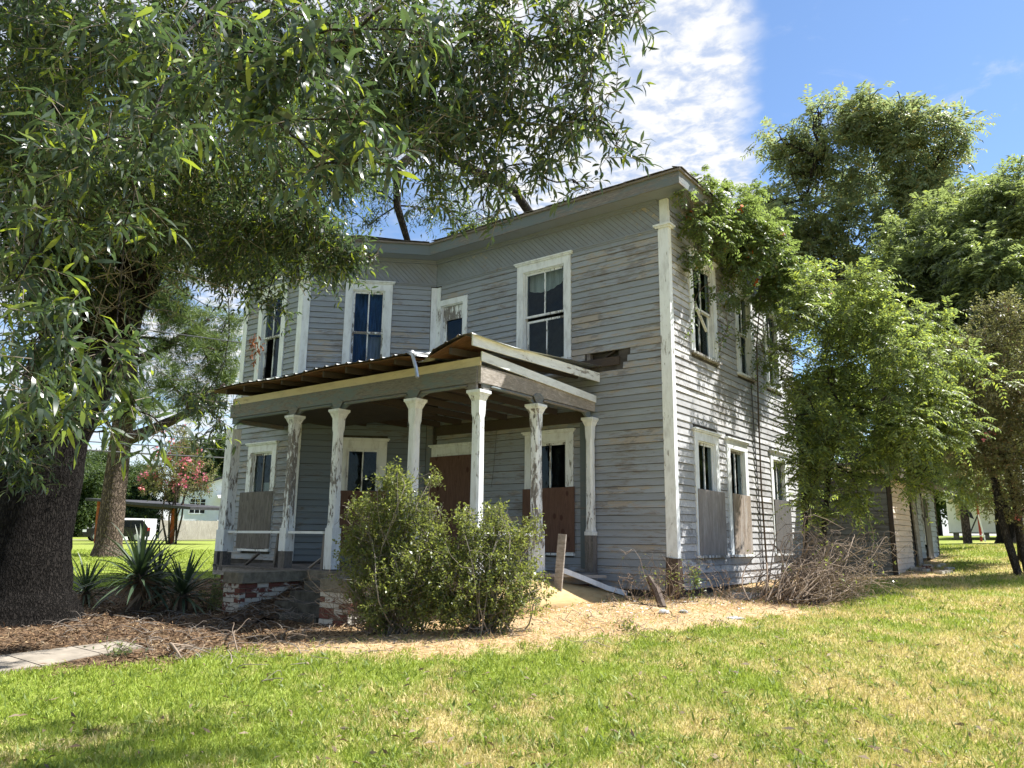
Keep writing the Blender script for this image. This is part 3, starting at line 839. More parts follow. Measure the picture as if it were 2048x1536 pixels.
# ---- eaves
WP = [(-10.09, 7.), (-10.09, -2.1), (-7.88, -2.1), (-5.78, 0.), (0., 0.), (0., 7.)]
def offset(poly, d):
    out = []; n = len(poly)
    for i in range(n):
        a, b, c = (npv(poly[(i+k-1) % n]) for k in range(3))
        e1 = (b-a)/np.linalg.norm(b-a); e2 = (c-b)/np.linalg.norm(c-b)
        n1 = npv((e1[1], -e1[0])); n2 = npv((e2[1], -e2[0]))     # outward for this winding is to the left-hand side below
        n1, n2 = -n1, -n2
        out.append(tuple(b + (n1+n2)*(-d)/(1 + n1 @ n2)))
    return out
E5 = offset(WP, .5); E5i = offset(WP, .47); E4 = offset(WP, .54); Ein = offset(WP, -1.9)
sof = MB(); fas = MB(); crown = MB(); roof = MB()
for i in range(6):
    j = (i+1) % 6
    sof.add([(*WP[i], 7.195), (*WP[j], 7.195), (*E5i[j], 7.195), (*E5i[i], 7.195), (*WP[i], 7.22), (*WP[j], 7.22), (*E5i[j], 7.22), (*E5i[i], 7.22)], [(0,1,2,3),(7,6,5,4)])
    fas.hexa([(*E5i[i], 7.17), (*E5i[j], 7.17), (*E5[j], 7.17), (*E5[i], 7.17), (*E5i[i], 7.40), (*E5i[j], 7.40), (*E5[j], 7.40), (*E5[i], 7.40)])
    crown.hexa([(*E5i[i], 7.402), (*E5i[j], 7.402), (*E4[j], 7.402), (*E4[i], 7.402), (*E5i[i], 7.442), (*E5i[j], 7.442), (*E4[j], 7.442), (*E4[i], 7.442)])
    zt = 7.455 + 2.4*math.tan(R(21))
    roof.add([(*E4[i], 7.445), (*E4[j], 7.445), (*Ein[j], zt), (*Ein[i], zt)], [(0, 1, 2, 3)])
roof.add([(*p, 7.455 + 2.4*math.tan(R(21))) for p in Ein], [tuple(range(6))])
sof.build('soffit', M['frieze'], house)
fas.build('fascia', M['grey_trim'], house); crown.build('crown_moulding', M['bare'], house)
rf = roof.build('roof', M['shingle'], house)
sh = MB(); rg = np.random.default_rng(11)
for i in (1, 2, 3, 4):
    a, b = npv(E4[i]), npv(E4[(i+1) % 6]); L = np.linalg.norm(b-a); u = (b-a)/L; inn = npv((-u[1], u[0]))
    for row in range(5):
        t = row*.15 + rg.uniform(.02, .12)
        while t < L - .1 - row*.15:
            wdt = rg.uniform(.2, .32); p0 = a + u*t - inn*.0; dz = .385*(row*.14)
            off = rg.normal(0, .008) - .03
            q0 = a + u*t + inn*(row*.14+off); q1 = a + u*min(L, t+wdt-.008) + inn*(row*.14+off); q2 = q1 + inn*.2; q3 = q0 + inn*.2
            z = 7.448 + dz; e = rg.uniform(0, .012)
            sh.hexa([(*q0, z+e), (*q1, z+e*.5), (*q2, z+.075), (*q3, z+.075), (*q0, z+e+.012), (*q1, z+e*.5+.012), (*q2, z+.085), (*q3, z+.085)])
            t += wdt
stuff(sh.build('shingles', M['shingle'], rf))
# low footing shadow gap: short brick piers under the walls
for x, y in ((-1.2, .18), (-3.2, .18), (-5.4, .2), (-.25, 2.2), (-.25, 4.4), (-.25, 6.5)):
    mb = MB(); z = gz1(x, y); mb.box(x-.16, x+.16, y-.08, y+.16, z-.2, .04); mb.build('pier', M['brick'], house)
# a dangling cable and a rain pipe stub on the walls
mb = MB(); mb.tube([FS.p(3.86, .05, 4.3), FS.p(3.9, .045, 3.0), FS.p(3.98, .05, 1.6), FS.p(4.05, .045, .35)], .012, 5); mb.build('cable', M['wire'], house)
mb = MB(); mb.tube([FA.p(1.86, .04, 3.3), FA.p(1.80, .045, 2.4), FA.p(1.74, .05, 1.95)], .006, 4); mb.build('cable', M['wire'], house)
# ------------------------------------------------------------------ the porch (parts of the house)
PX0, PX1, PY = -8.26, -1.6, -3.4          # left end, right side, front line of the posts
ZF = .36                                   # porch floor
# floor boards, joists, edge beam
mb = MB(); rg = np.random.default_rng(21)
x = PX0 - .05
while x < PX1 + .05:
    yb = -2.15 if x < -7.9 else (-2.1 + min(0, 0) if x < -7.88 else min(-.06, (x + 7.88) - 2.16))
    if x > -5.85: yb = -.06
    mb.box(x, x+.092, PY-.12, yb, ZF-.03 + rg.normal(0, .003), ZF + rg.normal(0, .003)); x += .1
stuff(mb.build('porch_floor', M['bare'], house))
mb = MB(); mb.box(PX0-.05, PX1+.06, PY-.10, PY+.02, ZF-.19, ZF-.035); mb.box(PX1-.06, PX1+.06, PY+.021, -.04, ZF-.19, ZF-.035)
mb.build('porch_edge_beam', M['bare_light'], house)
mb = MB()
for x, y in ((-8.1,-3.2),(-6.2,-3.2),(-3.0,-3.2),(-1.75,-3.2),(-1.75,-1.8),(-1.75,-.4)):
    z = gz1(x, y); mb.box(x-.15, x+.15, y-.15, y+.15, z-.2, ZF-.19)
mb.build('porch_pier', M['brick'], house)
# concrete lip along the front of the floor, broken in two
mb = MB(); mb.box(-5.3, -4.25, PY-.16, PY-.121, ZF-.17, ZF-.005); mb.build('concrete_lip', M['concrete'], house)
mb = MB(); mb.box(-4.235, -3.2, PY-.17, PY-.121, ZF-.18, ZF-.02); mb.build('concrete_lip', M['concrete'], house)

def post(x, y, key='white_worn', top=3.17, ped=True, lean=(0, 0), rot=.22, wd=.17):
    """square post: pedestal, shaft with flared head, capital; rotten foot of bare wood"""
    lx, ly = lean; zt = top
    def c(z): f = (z-ZF)/(zt-ZF); return x + lx*(1-f), y + ly*(1-f)
    def ring(z, h): a, b = c(z); return [(a-h,b-h,z),(a+h,b-h,z),(a+h,b+h,z),(a-h,b+h,z)]
    def oct_(z, h, ch):
        a, b = c(z); k = h - ch
        return [(a-k,b-h,z),(a+k,b-h,z),(a+h,b-k,z),(a+h,b+k,z),(a+k,b+h,z),(a-k,b+h,z),(a-h,b+k,z),(a-h,b-k,z)]
    h = wd/2
    mb = MB(); lv = [(1.08, h, .004), (1.16, h, .03), (zt-.42, h*.92, .03), (zt-.36, h*.92, .006), (zt-.16, h*.98, .006), (zt-.08, h*1.35, .006)]
    o = 0; rings = [oct_(*q) for q in lv]
    vs = [p for r_ in rings for p in r_]; fs = [tuple(range(8))[::-1], tuple(range(8*(len(lv)-1), 8*len(lv)))]
    for i in range(len(lv)-1):
        for k in range(8): fs.append((i*8+k, i*8+(k+1)%8, (i+1)*8+(k+1)%8, (i+1)*8+k))
    mb.add(vs, fs); po = mb.build('porch_post', M[key], house)
    mb = MB(); mb.hexa(ring(zt-.078, h*1.30) + ring(zt-.045, h*1.55)); mb.hexa(ring(zt-.044, h*1.62) + ring(zt, h*1.62)); mb.build('capital', M['white'], po)
    if ped:
        mb = MB(); mb.hexa(ring(ZF+rot, h*1.16) + ring(1.078, h*1.14)); mb.build('pedestal', M[key], po)
        mb = MB(); mb.hexa(ring(ZF, h*1.05) + ring(ZF+rot-.002, h*1.08)); mb.build('rotten_foot', M['bare_v'], po)
    return po
post(-6.17, PY+.02, lean=(.0, 0), rot=.30)
post(-4.89, PY+.02, lean=(.02, 0), rot=.02)
post(-2.98, PY+.02, lean=(0, 0))
post(-1.62, PY+.02, 'white', lean=(0, 0), rot=.05)
post(-1.62, -1.87, lean=(0, .05), rot=.05)
post(-1.62, -.13, wd=.15, rot=.65)
# the plain end post with its broken foot
mb = MB(); mb.box(-8.25, -8.02, PY-.10, PY+.10, 1.04, 3.05); ep = mb.build('porch_post', M['white_worn'], house); ep['label'] = 'plain end post at the left end of the porch with a split foot'
mb = MB(); mb.box(-8.27, -8.0, PY-.12, PY+.12, .62, 1.038); mb.build('pedestal', M['white'], ep)
mb = MB(); mb.box(-8.28, -8.17, PY-.12, PY+.10, ZF-.1, .618); mb.build('rotten_foot', M['bare_v'], ep)
mb = MB(); mb.box(-8.09, -7.99, PY-.11, PY+.08, ZF-.1, .60); mb.build('rotten_foot', M['bare_v'], ep)
mb = MB(); mb.bar((-6.48, PY+.05, ZF), (-6.40, PY+.05, .98), .12, .05); mb.build('brace_board', M['bare_v'], house)
mb = MB(); mb.bar((-5.10, PY+.03, ZF), (-5.06, PY+.03, .98), .09, .06); mb.build('brace_board', M['bare_v'], house)
# rails
def rail(a, b):
    mb = MB(); mb.bar(a, b, .10, .045); return mb.build('rail', M['white_h'], house)
rail((-7.99, PY, .995), (-6.28, PY, 1.0)); rail((-6.05, PY, 1.0), (-5.05, PY, 1.0)); rail((-1.62, PY+.13, 1.0), (-1.62, -1.98, 1.0))
# beams over the posts: face board, recessed lower band with scalloped brackets
ZB0, ZB1 = 3.172, 3.56
def beam(F, L, xs, m1, m2, face_to=None):
    P = F.p
    mb = MB(); mb.fbox(F, 0, L, -.07, .03, 3.30, ZB1); a = mb.build('porch_beam', M[m1], house)
    mb = MB()
    for s in xs: pass
    segs = list(zip(xs[:-1], xs[1:]))
    for s0, s1 in segs:
        # scalloped apron: thin frieze hanging under the face board, rising at the posts
        n = 14; e = .16
        prof = []
        for i in range(n+1):
            t = i/n; s = s0 + (s1-s0)*t
            dd = min(s-s0, s1-s); z = 3.172 + (.075*min(1, max(0, (dd-.14)/.08)) if dd > .14 else 0)
            prof.append((s, z))
        pts = [P(s0, -.045, 3.299)] + [P(s, -.045, z) for s, z in prof] + [P(s1, -.045, 3.299)]
        mb.poly(pts, (F.n[0], F.n[1], 0), .045)
        # rounded moulding along the lower edge
        mb.tube([P(s0+.17, .02, 3.262)] + [P(s, .02, 3.262) for s in np.linspace(s0+.22, s1-.22, 4)] + [P(s1-.17, .02, 3.262)], [.012,.026,.026,.026,.026,.012], 6)
    b = mb.build('apron', M[m2], a)
    for s in xs[1:-1] if len(xs) > 2 else []:
        c = MB(); c.poly([P(s-.15,.031,3.30), P(s-.07,.031,3.19), P(s+.07,.031,3.19), P(s+.15,.031,3.30), P(s+.05,.031,3.36), P(s-.05,.031,3.36)], (F.n[0], F.n[1], 0), .014)
        c.build('bracket', M[m2], a)
    return a
FP = Frame((PX0-.02, PY), (1, 0), (0, -1)); FQ = Frame((PX1, PY), (0, 1), (1, 0))
beam(FP, PX1-PX0-.01, [.05, 2.11, 3.39, 5.30, 6.62], 'grey_trim', 'grey_trim')
beam(FQ, 3.38, [.10, 1.53, 3.26], 'bare_light', 'grey_trim')
mb = MB(); mb.box(PX0-.02, PX0+.08, PY+.08, -2.16, 3.2, 3.55); mb.build('porch_beam', M['grey_trim'], house)
# cream board above the front beam
mb = MB(); mb.fbox(FP, 0.04, 6.70, -.02, .015, ZB1+.004, 3.70); mb.build('eave_board', M['cream'], house)
# rafters and wavy metal roof
def roofz(y): return 3.86 + (y + 3.78) * (4.14-3.86)/3.78
def sag(x): return -.10*math.exp(-((x+2.55)/.22)**2) + .02*math.sin(x*2.3) + .035*math.exp(-((x+1.75)/.25)**2)
for i, x in enumerate(np.arange(-8.05, -1.7, .61)):
    if -2.75 < x < -2.3: continue
    yb = -2.15 if x < -7.9 else (x + 7.88 - 2.16 if x < -5.8 else -.05)
    mb = MB(); mb.hexa([(x-.022,-3.70,3.735),(x+.022,-3.70,3.735),(x+.022,yb,3.98+.0*yb),(x-.022,yb,3.98),(x-.022,-3.70,3.84),(x+.022,-3.70,3.84),(x+.022,yb,roofz(yb)-.03),(x-.022,yb,roofz(yb)-.03)])
    mb.build('rafter', M['dark_wood'], house)
# brown sheathing boards under the sheet, nailed along the eave
mb = MB()
for k, (y0, y1) in enumerate(((-3.74,-3.50),(-3.48,-3.22),(-3.2,-2.94),(-2.92,-2.66),(-2.64,-2.3))):
    xs = np.linspace(-8.55, -2.72, 20)
    vs = []; fs = []
    for x in xs:
        for y in (y0, y1):
            z = roofz(y) + sag(x) - .012; vs += [(x, y, z-.018), (x, y, z)]
    for i in range(len(xs)-1):
        o = 4*i
        fs += [(o, o+2, o+6, o+4), (o+1, o+5, o+7, o+3), (o, o+4, o+5, o+1), (o+2, o+3, o+7, o+6)]
    mb.add(vs, fs)
mb.build('roof_sheathing', M['brown_wood'], house)
def sheet(x0, x1, name, dz=0., yf=-3.80, bend=None, pitch=.29):
    xs = []; x = x0
    while x < x1:
        xs += [(x, 0), (x+pitch*.32, 0), (x+pitch*.40, .022), (x+pitch*.52, .022), (x+pitch*.60, 0)]; x += pitch
    xs = [(a, b) for a, b in xs if a < x1] + [(x1, 0)]
    ys = [yf, -3.5, -2.8, -2.0, -1.0, -.06]
    vs = []; fs = []
    for a, b in xs:
        lim = (a + 7.88 - 2.16) if -7.9 < a < -5.8 else (-2.16 if a <= -7.9 else -.06)
        for y in ys:
            yy = min(y, lim)
            z = roofz(yy) + b + dz + sag(a)*max(0, 1-(yy-yf)/1.4)
            if bend: z += bend(a, yy)
            vs.append((a, yy, z))
    n = len(ys)
    for i in range(len(xs)-1):
        for j in range(n-1): fs.append((i*n+j, (i+1)*n+j, (i+1)*n+j+1, i*n+j+1))
    mb = MB(); mb.add(vs, fs); return mb.build(name, M['metal'], house)
sheet(-8.75, -2.62, 'metal_roof_sheet', .004)
def curl(a, y):
    f = max(0, 1-(y+3.8)/.9); return f*(.10*math.exp(-((a+1.55)/.35)**2) - .12*math.exp(-((a+2.55)/.25)**2))
sheet(-2.66, -1.38, 'metal_roof_sheet', .012, -3.74, curl, .26)
# brown underside boards showing at the torn corner
mb = MB(); mb.add([(-2.42,-3.70,3.74),(-1.66,-3.68,3.98),(-1.60,-2.9,4.0),(-2.36,-2.9,3.85),(-2.42,-3.70,3.755),(-1.66,-3.68,3.995),(-1.60,-2.9,4.015),(-2.36,-2.9,3.865)],
                 [(3,2,1,0),(4,5,6,7),(0,1,5,4),(1,2,6,5),(2,3,7,6),(3,0,4,7)]); tb = mb.build('torn_sheathing', M['brown_wood'], house)
mb = MB(); mb.tube([(-2.68,-3.80,3.86),(-2.62,-3.83,3.74),(-2.52,-3.86,3.56),(-2.47,-3.87,3.40)], .032, 6); mb.build('dangling_downpipe', M['gutter'], house)
mb = MB(); mb.add([(-2.85,-3.80,3.90),(-2.70,-3.84,3.86),(-2.55,-3.84,3.78),(-2.36,-3.80,3.80),(-2.86,-3.55,3.93),(-2.70,-3.55,3.90),(-2.5,-3.55,3.83),(-2.3,-3.55,3.86)],
                 [(0,1,5,4),(1,2,6,5),(2,3,7,6)]); mb.build('bent_flashing', M['gutter'], house)
# white barge boards on the right side
XB = PX1 + .12
mb = MB(); mb.hexa([(XB,-3.74,3.80),(XB+.025,-3.74,3.80),(XB+.025,-.03,3.86),(XB,-.03,3.86),(XB,-3.74,3.97),(XB+.025,-3.74,3.97),(XB+.025,-.03,4.03),(XB,-.03,4.03)])
mb.build('barge_board', M['white_h'], house)
mb = MB(); mb.hexa([(XB-.08,-3.42,3.63),(XB-.055,-3.42,3.63),(XB-.055,-.03,3.47),(XB-.08,-.03,3.47),(XB-.08,-3.42,3.78),(XB-.055,-3.42,3.78),(XB-.055,-.03,3.60),(XB-.08,-.03,3.60)])
mb.build('barge_board', M['white_h'], house)
# ceiling remains
mb = MB()
for x in np.arange(-8.0, -1.7, .62):
    yb = -2.2 if x < -7.9 else (x + 7.88 - 2.2 if x < -5.8 else -.06)
    mb.box(x-.02, x+.02, PY+.1, yb, 3.30, 3.42)
stuff(mb.build('ceiling_joists', M['dark_wood'], house))
mb = MB(); mb.box(-8.1, -4.3, PY+.1, -2.2, 3.27, 3.295); mb.box(-7.3, -4.3, -2.19, -1.5, 3.27, 3.295); mb.box(-4.1, -1.75, PY+.15, -1.9, 3.43, 3.455); mb.build('porch_ceiling', M['dark_wood'], house)
mb = MB(); mb.box(-5.6, -1.7, -.07, -.03, 3.12, 3.34); mb.build('ledger_board', M['dark_wood'], house)

# ---- brick cheek walls beside the steps
def cheek(x0, x1, y0, y1, ztop, zbot, rnd_corner=True):
    mb = MB(); mb.box(x0+.03, x1-.03, y0+.03, y1, zbot-.3, ztop); core = mb.build('step_wall', M['mortar'], house)
    bl, bh, bw, jt = .205, .066, .10, .010
    rows = int((ztop - zbot + .05)/(bh+jt)); rg = np.random.default_rng(int(abs(x0*100)))
    def brick(a0, a1, b0, b1, z):
        q = rg.uniform(-.006, .006, 3); t = rg.uniform(0, .004)
        mb = MB(); mb.box(a0+q[0]*.4, a1+q[0]*.4, b0+q[1]*.4, b1+q[1]*.4, z, z+bh); mb.build('brick', M['brick'], core)
    for r_ in range(rows):
        z = ztop - (r_+1)*(bh+jt); o = (r_ % 2)*(bl+jt)/2
        # front face (towards the lawn)
        x = x0 - o + (0 if o == 0 else .0)
        while x < x1 - .02:
            a0, a1 = max(x, x0), min(x+bl, x1)
            if a1 - a0 > .03: brick(a0, a1, y0 - rg.uniform(0, .008), y0+bw, z)
            x += bl + jt
        for X, sx in ((x1, -1), (x0, 1)):   # long faces
            y = y0 + bw + jt + (0 if o else -.04*0)
            y -= o*.0
            first = True
            while y < y1 - .02:
                b1 = min(y + (bl if not first or not o else bl*.5), y1)
                if b1 - y > .03:
                    e = rg.uniform(0, .008)
                    if sx < 0: brick(X-bw, X+e, y, b1, z)
                    elif r_ < 3: brick(X-e, X+bw, y, b1, z)
                y = b1 + jt; first = False
    cap = MB(); cx0, cx1, cy0 = x0-.05, x1+.05, y0-.05; c = .09
    ringp = [(cx0+c, cy0), (cx1-c*.6, cy0), (cx1, cy0+c*.6), (cx1, y1), (cx0, y1), (cx0, cy0+c)]
    cap.poly([(a, b, ztop+.002) for a, b in ringp], (0, 0, 1), .17)
    cap.build('cap_slab', M['concrete'], core)
    return core
cheek(-5.80, -5.34, -4.82, -3.58, .175, -.34)
cheek(-3.33, -2.84, -4.82, -3.58, .165, -.36)
for k in range(4):
    y1 = -3.56 - .0*k; y0 = -3.60 - .30*k; z = .20 - .14*k
    mb = MB(); mb.box(-4.88 + .03*k, -3.40, y0-.32, y0, z-.155-.1, z); mb.build('step', M['step'], house)

# leaf litter drifted over the left ends of the steps
xs = np.linspace(-5.335, -4.25, 12); ys = np.linspace(-5.35, -3.55, 16); vs = []; fs = []
for y in ys:
    for x in xs:
        f = (y + 4.95) / 1.3; hgt = -.30 + .42*max(0, min(1, f)) * (1 - .55*(x+5.33)/1.1) + .03*math.sin(x*9+y*7) + .02*math.sin(x*23-y*17)
        vs.append((x, y, max(hgt, gz1(x, y) + .02 - .05*abs(math.sin(x*6+y*5)))))
for j in range(len(ys)-1):
    for i in range(len(xs)-1): fs.append((j*12+i, j*12+i+1, (j+1)*12+i+1, (j+1)*12+i))
M['litter'] = simple('dark_leaf_litter', (.085,.06,.042), .95, var=.5, scale=22, bump=.02)
mb = MB(); mb.add(vs, fs); o = mb.build('leaf_litter', M['litter'], None, True); tag(o, kind='stuff')
# ------------------------------------------------------------------ the leaning shed behind the house
sz = gz1(1.9, 7.5)
shed = thing('lean_to_shed', (1.9, 7.5, sz), 'small collapsing clapboard shed with a pale end wall behind the house', 'shed')
GA = Frame((-1.5, 7.5), (1, 0), (0, -1)); GB = Frame((1.9, 7.5), (0, 1), (1, 0)); ZS = 2.46
mb = MB(); mb.fbox(GA, 0, 3.4, -.08, 0, .12, ZS); mb.fbox(GB, 0.08, 2.5, -.08, 0, .18, ZS); mb.fbox(GB, 3.5, 5.9, -.08, 0, .5, ZS); mb.box(-1.5, 1.8, 13.3, 13.4, .4, ZS); mb.fbox(GB, 2.5, 3.5, -.9, -.8, .3, ZS)
mb.build('wall', M['tar'], shed)
def shed_boards(F, s0, s1, z0, z1, mk, e=.115, ops=(), lean=0.):
    i = 0; z = z0
    while z < z1 - .02:
        iv = [(s0, s1)]
        for o in ops:
            if o[2] < z+e and o[3] > z:
                iv = [x for p, q in iv for x in ((p, min(q, o[0])), (max(p, o[1]), q)) if x[1]-x[0] > .04]
        for p, q in iv:
            l0 = lean*(ZS - z)
            vs, fs = board_mesh(F, p + l0, q + l0, z, min(z+e, z1), 7000+i+int(s0*50)); mb = MB(); mb.add(vs, fs); mb.build('clapboard', M[mk], shed)
        z += e; i += 1
M['shed_pale'] = peeling('pale_pink_clapboard', (.74,.61,.51), (.44,.37,.30), (.30,.25,.21), .66, .04, (2.2,2.2,12), vary=.06)
M['shed_grey'] = peeling('dark_shed_clapboard', (.16,.17,.17), (.13,.12,.11), (.07,.065,.06), .52, .08, (2.2,2.2,12))
M['shed_slate'] = peeling('blue_grey_shingle_boards', (.36,.40,.44), (.22,.22,.22), (.12,.12,.12), .55, .06, (5,5,9), vary=.25)
shed_boards(GA, .02, 3.34, .14, ZS, 'shed_grey', .14)
shed_boards(GB, .05, 2.10, .20, ZS, 'shed_pale', .13)
shed_boards(GB, 3.15, 5.86, .55, ZS, 'shed_slate', .145, [(3.75, 4.62, .95, 2.26)])
mb = MB(); mb.hexa([GB.p(2.62,.03,.16),GB.p(3.12,.03,.16),GB.p(3.12,.07,.16),GB.p(2.62,.07,.16),GB.p(2.15,.03,ZS-.1),GB.p(2.60,.03,ZS-.1),GB.p(2.60,.07,ZS-.1),GB.p(2.15,.07,ZS-.1)])
lb = mb.build('leaning_board', M['bare_light'], shed); lb['label'] = 'broad pale board leaning over the gap in the shed wall'
mb = MB(); mb.fbox(GB, 3.75, 3.86, .0, .05, .9, 2.26); mb.fbox(GB, 4.5, 4.62, 0, .05, .9, 2.26); mb.fbox(GB, 3.75, 4.62, 0, .052, 2.16, 2.28)
wn_ = mb.build('window', M['white_worn'], shed)
mb = MB(); mb.fbox(GB, 3.86, 4.5, -.03, -.02, 1.3, 2.16); mb.build('pane', M['glass'], wn_)
mb = MB(); mb.hexa([GB.p(3.9,.06,.55),GB.p(4.7,.06,.5),GB.p(4.7,.08,.5),GB.p(3.9,.08,.55),GB.p(3.75,.06,1.62),GB.p(4.55,.06,1.6),GB.p(4.55,.08,1.6),GB.p(3.75,.08,1.62)]); mb.build('plywood_board', M['ply_grey'], wn_)
for a_ in ((GB, -.02, .05, -.02, .04, .15, ZS), (GA, 3.36, 3.415, -.02, .04, .15, ZS), (GB, 5.85, 5.95, -.03, .04, .5, ZS)):
    mb = MB(); mb.fbox(*a_); mb.build('corner_board', M['dark_wood'], shed)
mb = MB(); mb.hexa([(-1.7,7.2,3.1),(2.25,7.2,2.58),(2.25,13.7,2.50),(-1.7,13.7,3.05),(-1.7,7.2,3.16),(2.25,7.2,2.64),(2.25,13.7,2.56),(-1.7,13.7,3.11)]); mb.build('roof', M['shingle'], shed)
mb = MB(); mb.hexa([(-1.7,7.19,2.98),(2.2,7.19,2.46),(2.2,7.215,2.46),(-1.7,7.215,2.98),(-1.7,7.19,3.09),(2.2,7.19,2.57),(2.2,7.215,2.57),(-1.7,7.215,3.09)]); mb.build('fascia', M['cream'], shed)
mb = MB(); mb.box(2.2, 2.22, 7.22, 13.6, 2.40, 2.53); mb.build('fascia', M['bare'], shed)
mb = MB(); mb.box(.55, .95, 9.2, 9.6, 2.6, 3.35); mb.box(.5, 1.0, 9.15, 9.65, 3.352, 3.43); mb.build('chimney', M['dark_roof'], shed)
# bricks tumbled at the foot of the shed
rg = np.random.default_rng(77)
for i in range(16):
    x = 2.05 + rg.uniform(0, .9); y = 8.3 + rg.uniform(-.6, 2.0); z = gz1(x, y)
    mb = MB(); a = rg.uniform(0, PI); c, s_ = math.cos(a), math.sin(a); t = rg.uniform(-.02, .02)
    def q_(u, v, w_): return (x+u*c-v*s_, y+u*s_+v*c, z+w_+u*t)
    mb.hexa([q_(-.11,-.055,-.02),q_(.11,-.055,-.02),q_(.11,.055,-.02),q_(-.11,.055,-.02),q_(-.105,-.05,.06),q_(.105,-.05,.06),q_(.1,.05,.065),q_(-.105,.05,.06)])
    tag(mb.build('loose_brick', M['brick'] if i % 3 else M['debris']), 'loose old brick in the rubble at the foot of the leaning shed', 'brick', 'bricks tumbled beside the shed')

# ------------------------------------------------------------------ lumber by the porch
def lone(mb, name, mat, label, cat, group=None, smooth=False): return tag(mb.build(name, mat, None, smooth), label, cat, group)
z = gz1(-1.0, -2.0)
mb = MB(); mb.bar((-1.30, -1.72, z-.02), (-1.22, -1.66, 1.02), .15, .03, (0, 1, 0)); lone(mb, 'leaning_plank', M['bare_light'], 'short pale plank standing upright against the right side of the porch', 'plank')
# curved plywood sheet slumping off the porch side
vs = []; fs = []; n = 14
for i in range(n+1):
    t = i/n; y = -3.3 + 3.0*t
    for j in range(4):
        u = j/3; x = -1.48 + (.30 + .25*t)*u + .10*t; zt = .33 - .02*t - .22*t*t; zb = gz1(-1.0, y) - .02
        vs.append((x, y, zt + (zb - zt)*u**1.2))
for i in range(n):
    for j in range(3): fs.append((i*4+j, (i+1)*4+j, (i+1)*4+j+1, i*4+j+1))
mb = MB(); mb.add(vs, fs); ps = lone(mb, 'fallen_plywood_sheet', M['ply_yellow'], 'yellow plywood sheet slumped against the open side of the porch', 'plywood sheet', None, True)
sm_ = ps.modifiers.new('t', 'SOLIDIFY'); sm_.thickness = .014
mb = MB(); pp = [(-1.36,-1.60,.47),(-1.25,-1.0,.30),(-1.10,-.45,.12),(-.92,-.10,.02)]
for a, b in zip(pp[:-1], pp[1:]): mb.bar(a, b, .085, .022, (1, 0, 0))
lone(mb, 'fallen_trim_board', M['white'], 'long white trim strip sliding down from the porch floor to the grass', 'trim board')
mb = MB(); mb.bar((-1.66, -2.6, .40), (-1.30, -.30, .30), .22, .05); lone(mb, 'loose_floor_plank', M['bare_light'], 'grey weathered plank lying along the edge of the porch floor', 'plank')
mb = MB(); mb.bar((-7.6, -3.25, ZF), (-7.25, -3.2, ZF+.24), .08, .025); lone(mb, 'broken_board', M['bare'], 'broken board leaning on the porch floor below the left railing', 'board')
mb = MB(); mb.bar((-5.75, -3.15, ZF+.01), (-5.45, -3.1, ZF+.20), .09, .02); lone(mb, 'broken_board', M['bare_light'], 'pale broken board end on the porch floor beside the steps', 'board')
def rock(name, c, r_, mat, label, cat, sq=.5, seed=1):
    rg = np.random.default_rng(seed); mb = MB(); prof = []
    rings = [(.55, -.35), (1., 0.), (.85, .6), (.35, 1.)]; n = 9; vs = []; fs = []
    for a, h in rings:
        for k in range(n):
            th = 2*PI*k/n; rr = r_*a*(1+rg.uniform(-.25, .2)); vs.append((c[0]+rr*math.cos(th)*1.3, c[1]+rr*math.sin(th), c[2]+h*r_*sq*(1+rg.uniform(-.2, .2))))
    for i in range(3):
        for k in range(n): fs.append((i*n+k, i*n+(k+1)%n, (i+1)*n+(k+1)%n, (i+1)*n+k))
    fs += [tuple(range(n))[::-1], tuple(range(3*n, 4*n))]
    mb.add(vs, fs); return lone(mb, name, mat, label, cat)
mb = MB(); z = gz1(.86, .77); mb.hexa([(.70,.55,z-.03),(1.0,.62,z-.03),(1.15,1.05,z-.03),(.85,1.0,z-.03),(.71,.57,z+.10),(.98,.63,z+.10),(1.12,1.04,z+.085),(.86,.98,z+.09)])
lone(mb, 'concrete_block', M['debris'], 'pale concrete block half sunk in dry grass by the side wall', 'block')
rock('flat_stone', (1.66, -1.72, gz1(1.66,-1.72)+.0), .12, M['debris'], 'flat pale stone lying on the dry strip before the corner', 'stone', .25, 4)
rock('rubble_lump', (.62, -1.80, gz1(.62,-1.8)+.01), .07, M['white_worn'], 'crumpled whitish scrap below the rotten corner post', 'scrap', .6, 6)
rock('rubble_lump', (.85, -1.60, gz1(.85,-1.6)+.01), .06, M['debris'], 'grey lump of rubble right of the whitish scrap', 'rubble', .6, 9)
# old stump piece leaning at the corner
mb = MB(); mb.tube([(.35,-1.25,gz1(.35,-1.25)-.02),(.12,-1.0,.15),(-.12,-.8,.34)], [.07,.065,.05], 7); lone(mb, 'rotten_log', M['rotten'], 'short rotten log propped among weeds at the house corner', 'log')

# ------------------------------------------------------------------ left background
def rot_frame(o, ang):
    c, s_ = math.cos(R(ang)), math.sin(R(ang)); return Frame(o, (c, s_), (s_, -c))
wh = thing('white_house', (-66, 31, gz1(-66, 31)), 'white bungalow with a dark gabled roof and a pale porch awning, beyond the picket fence', 'house')
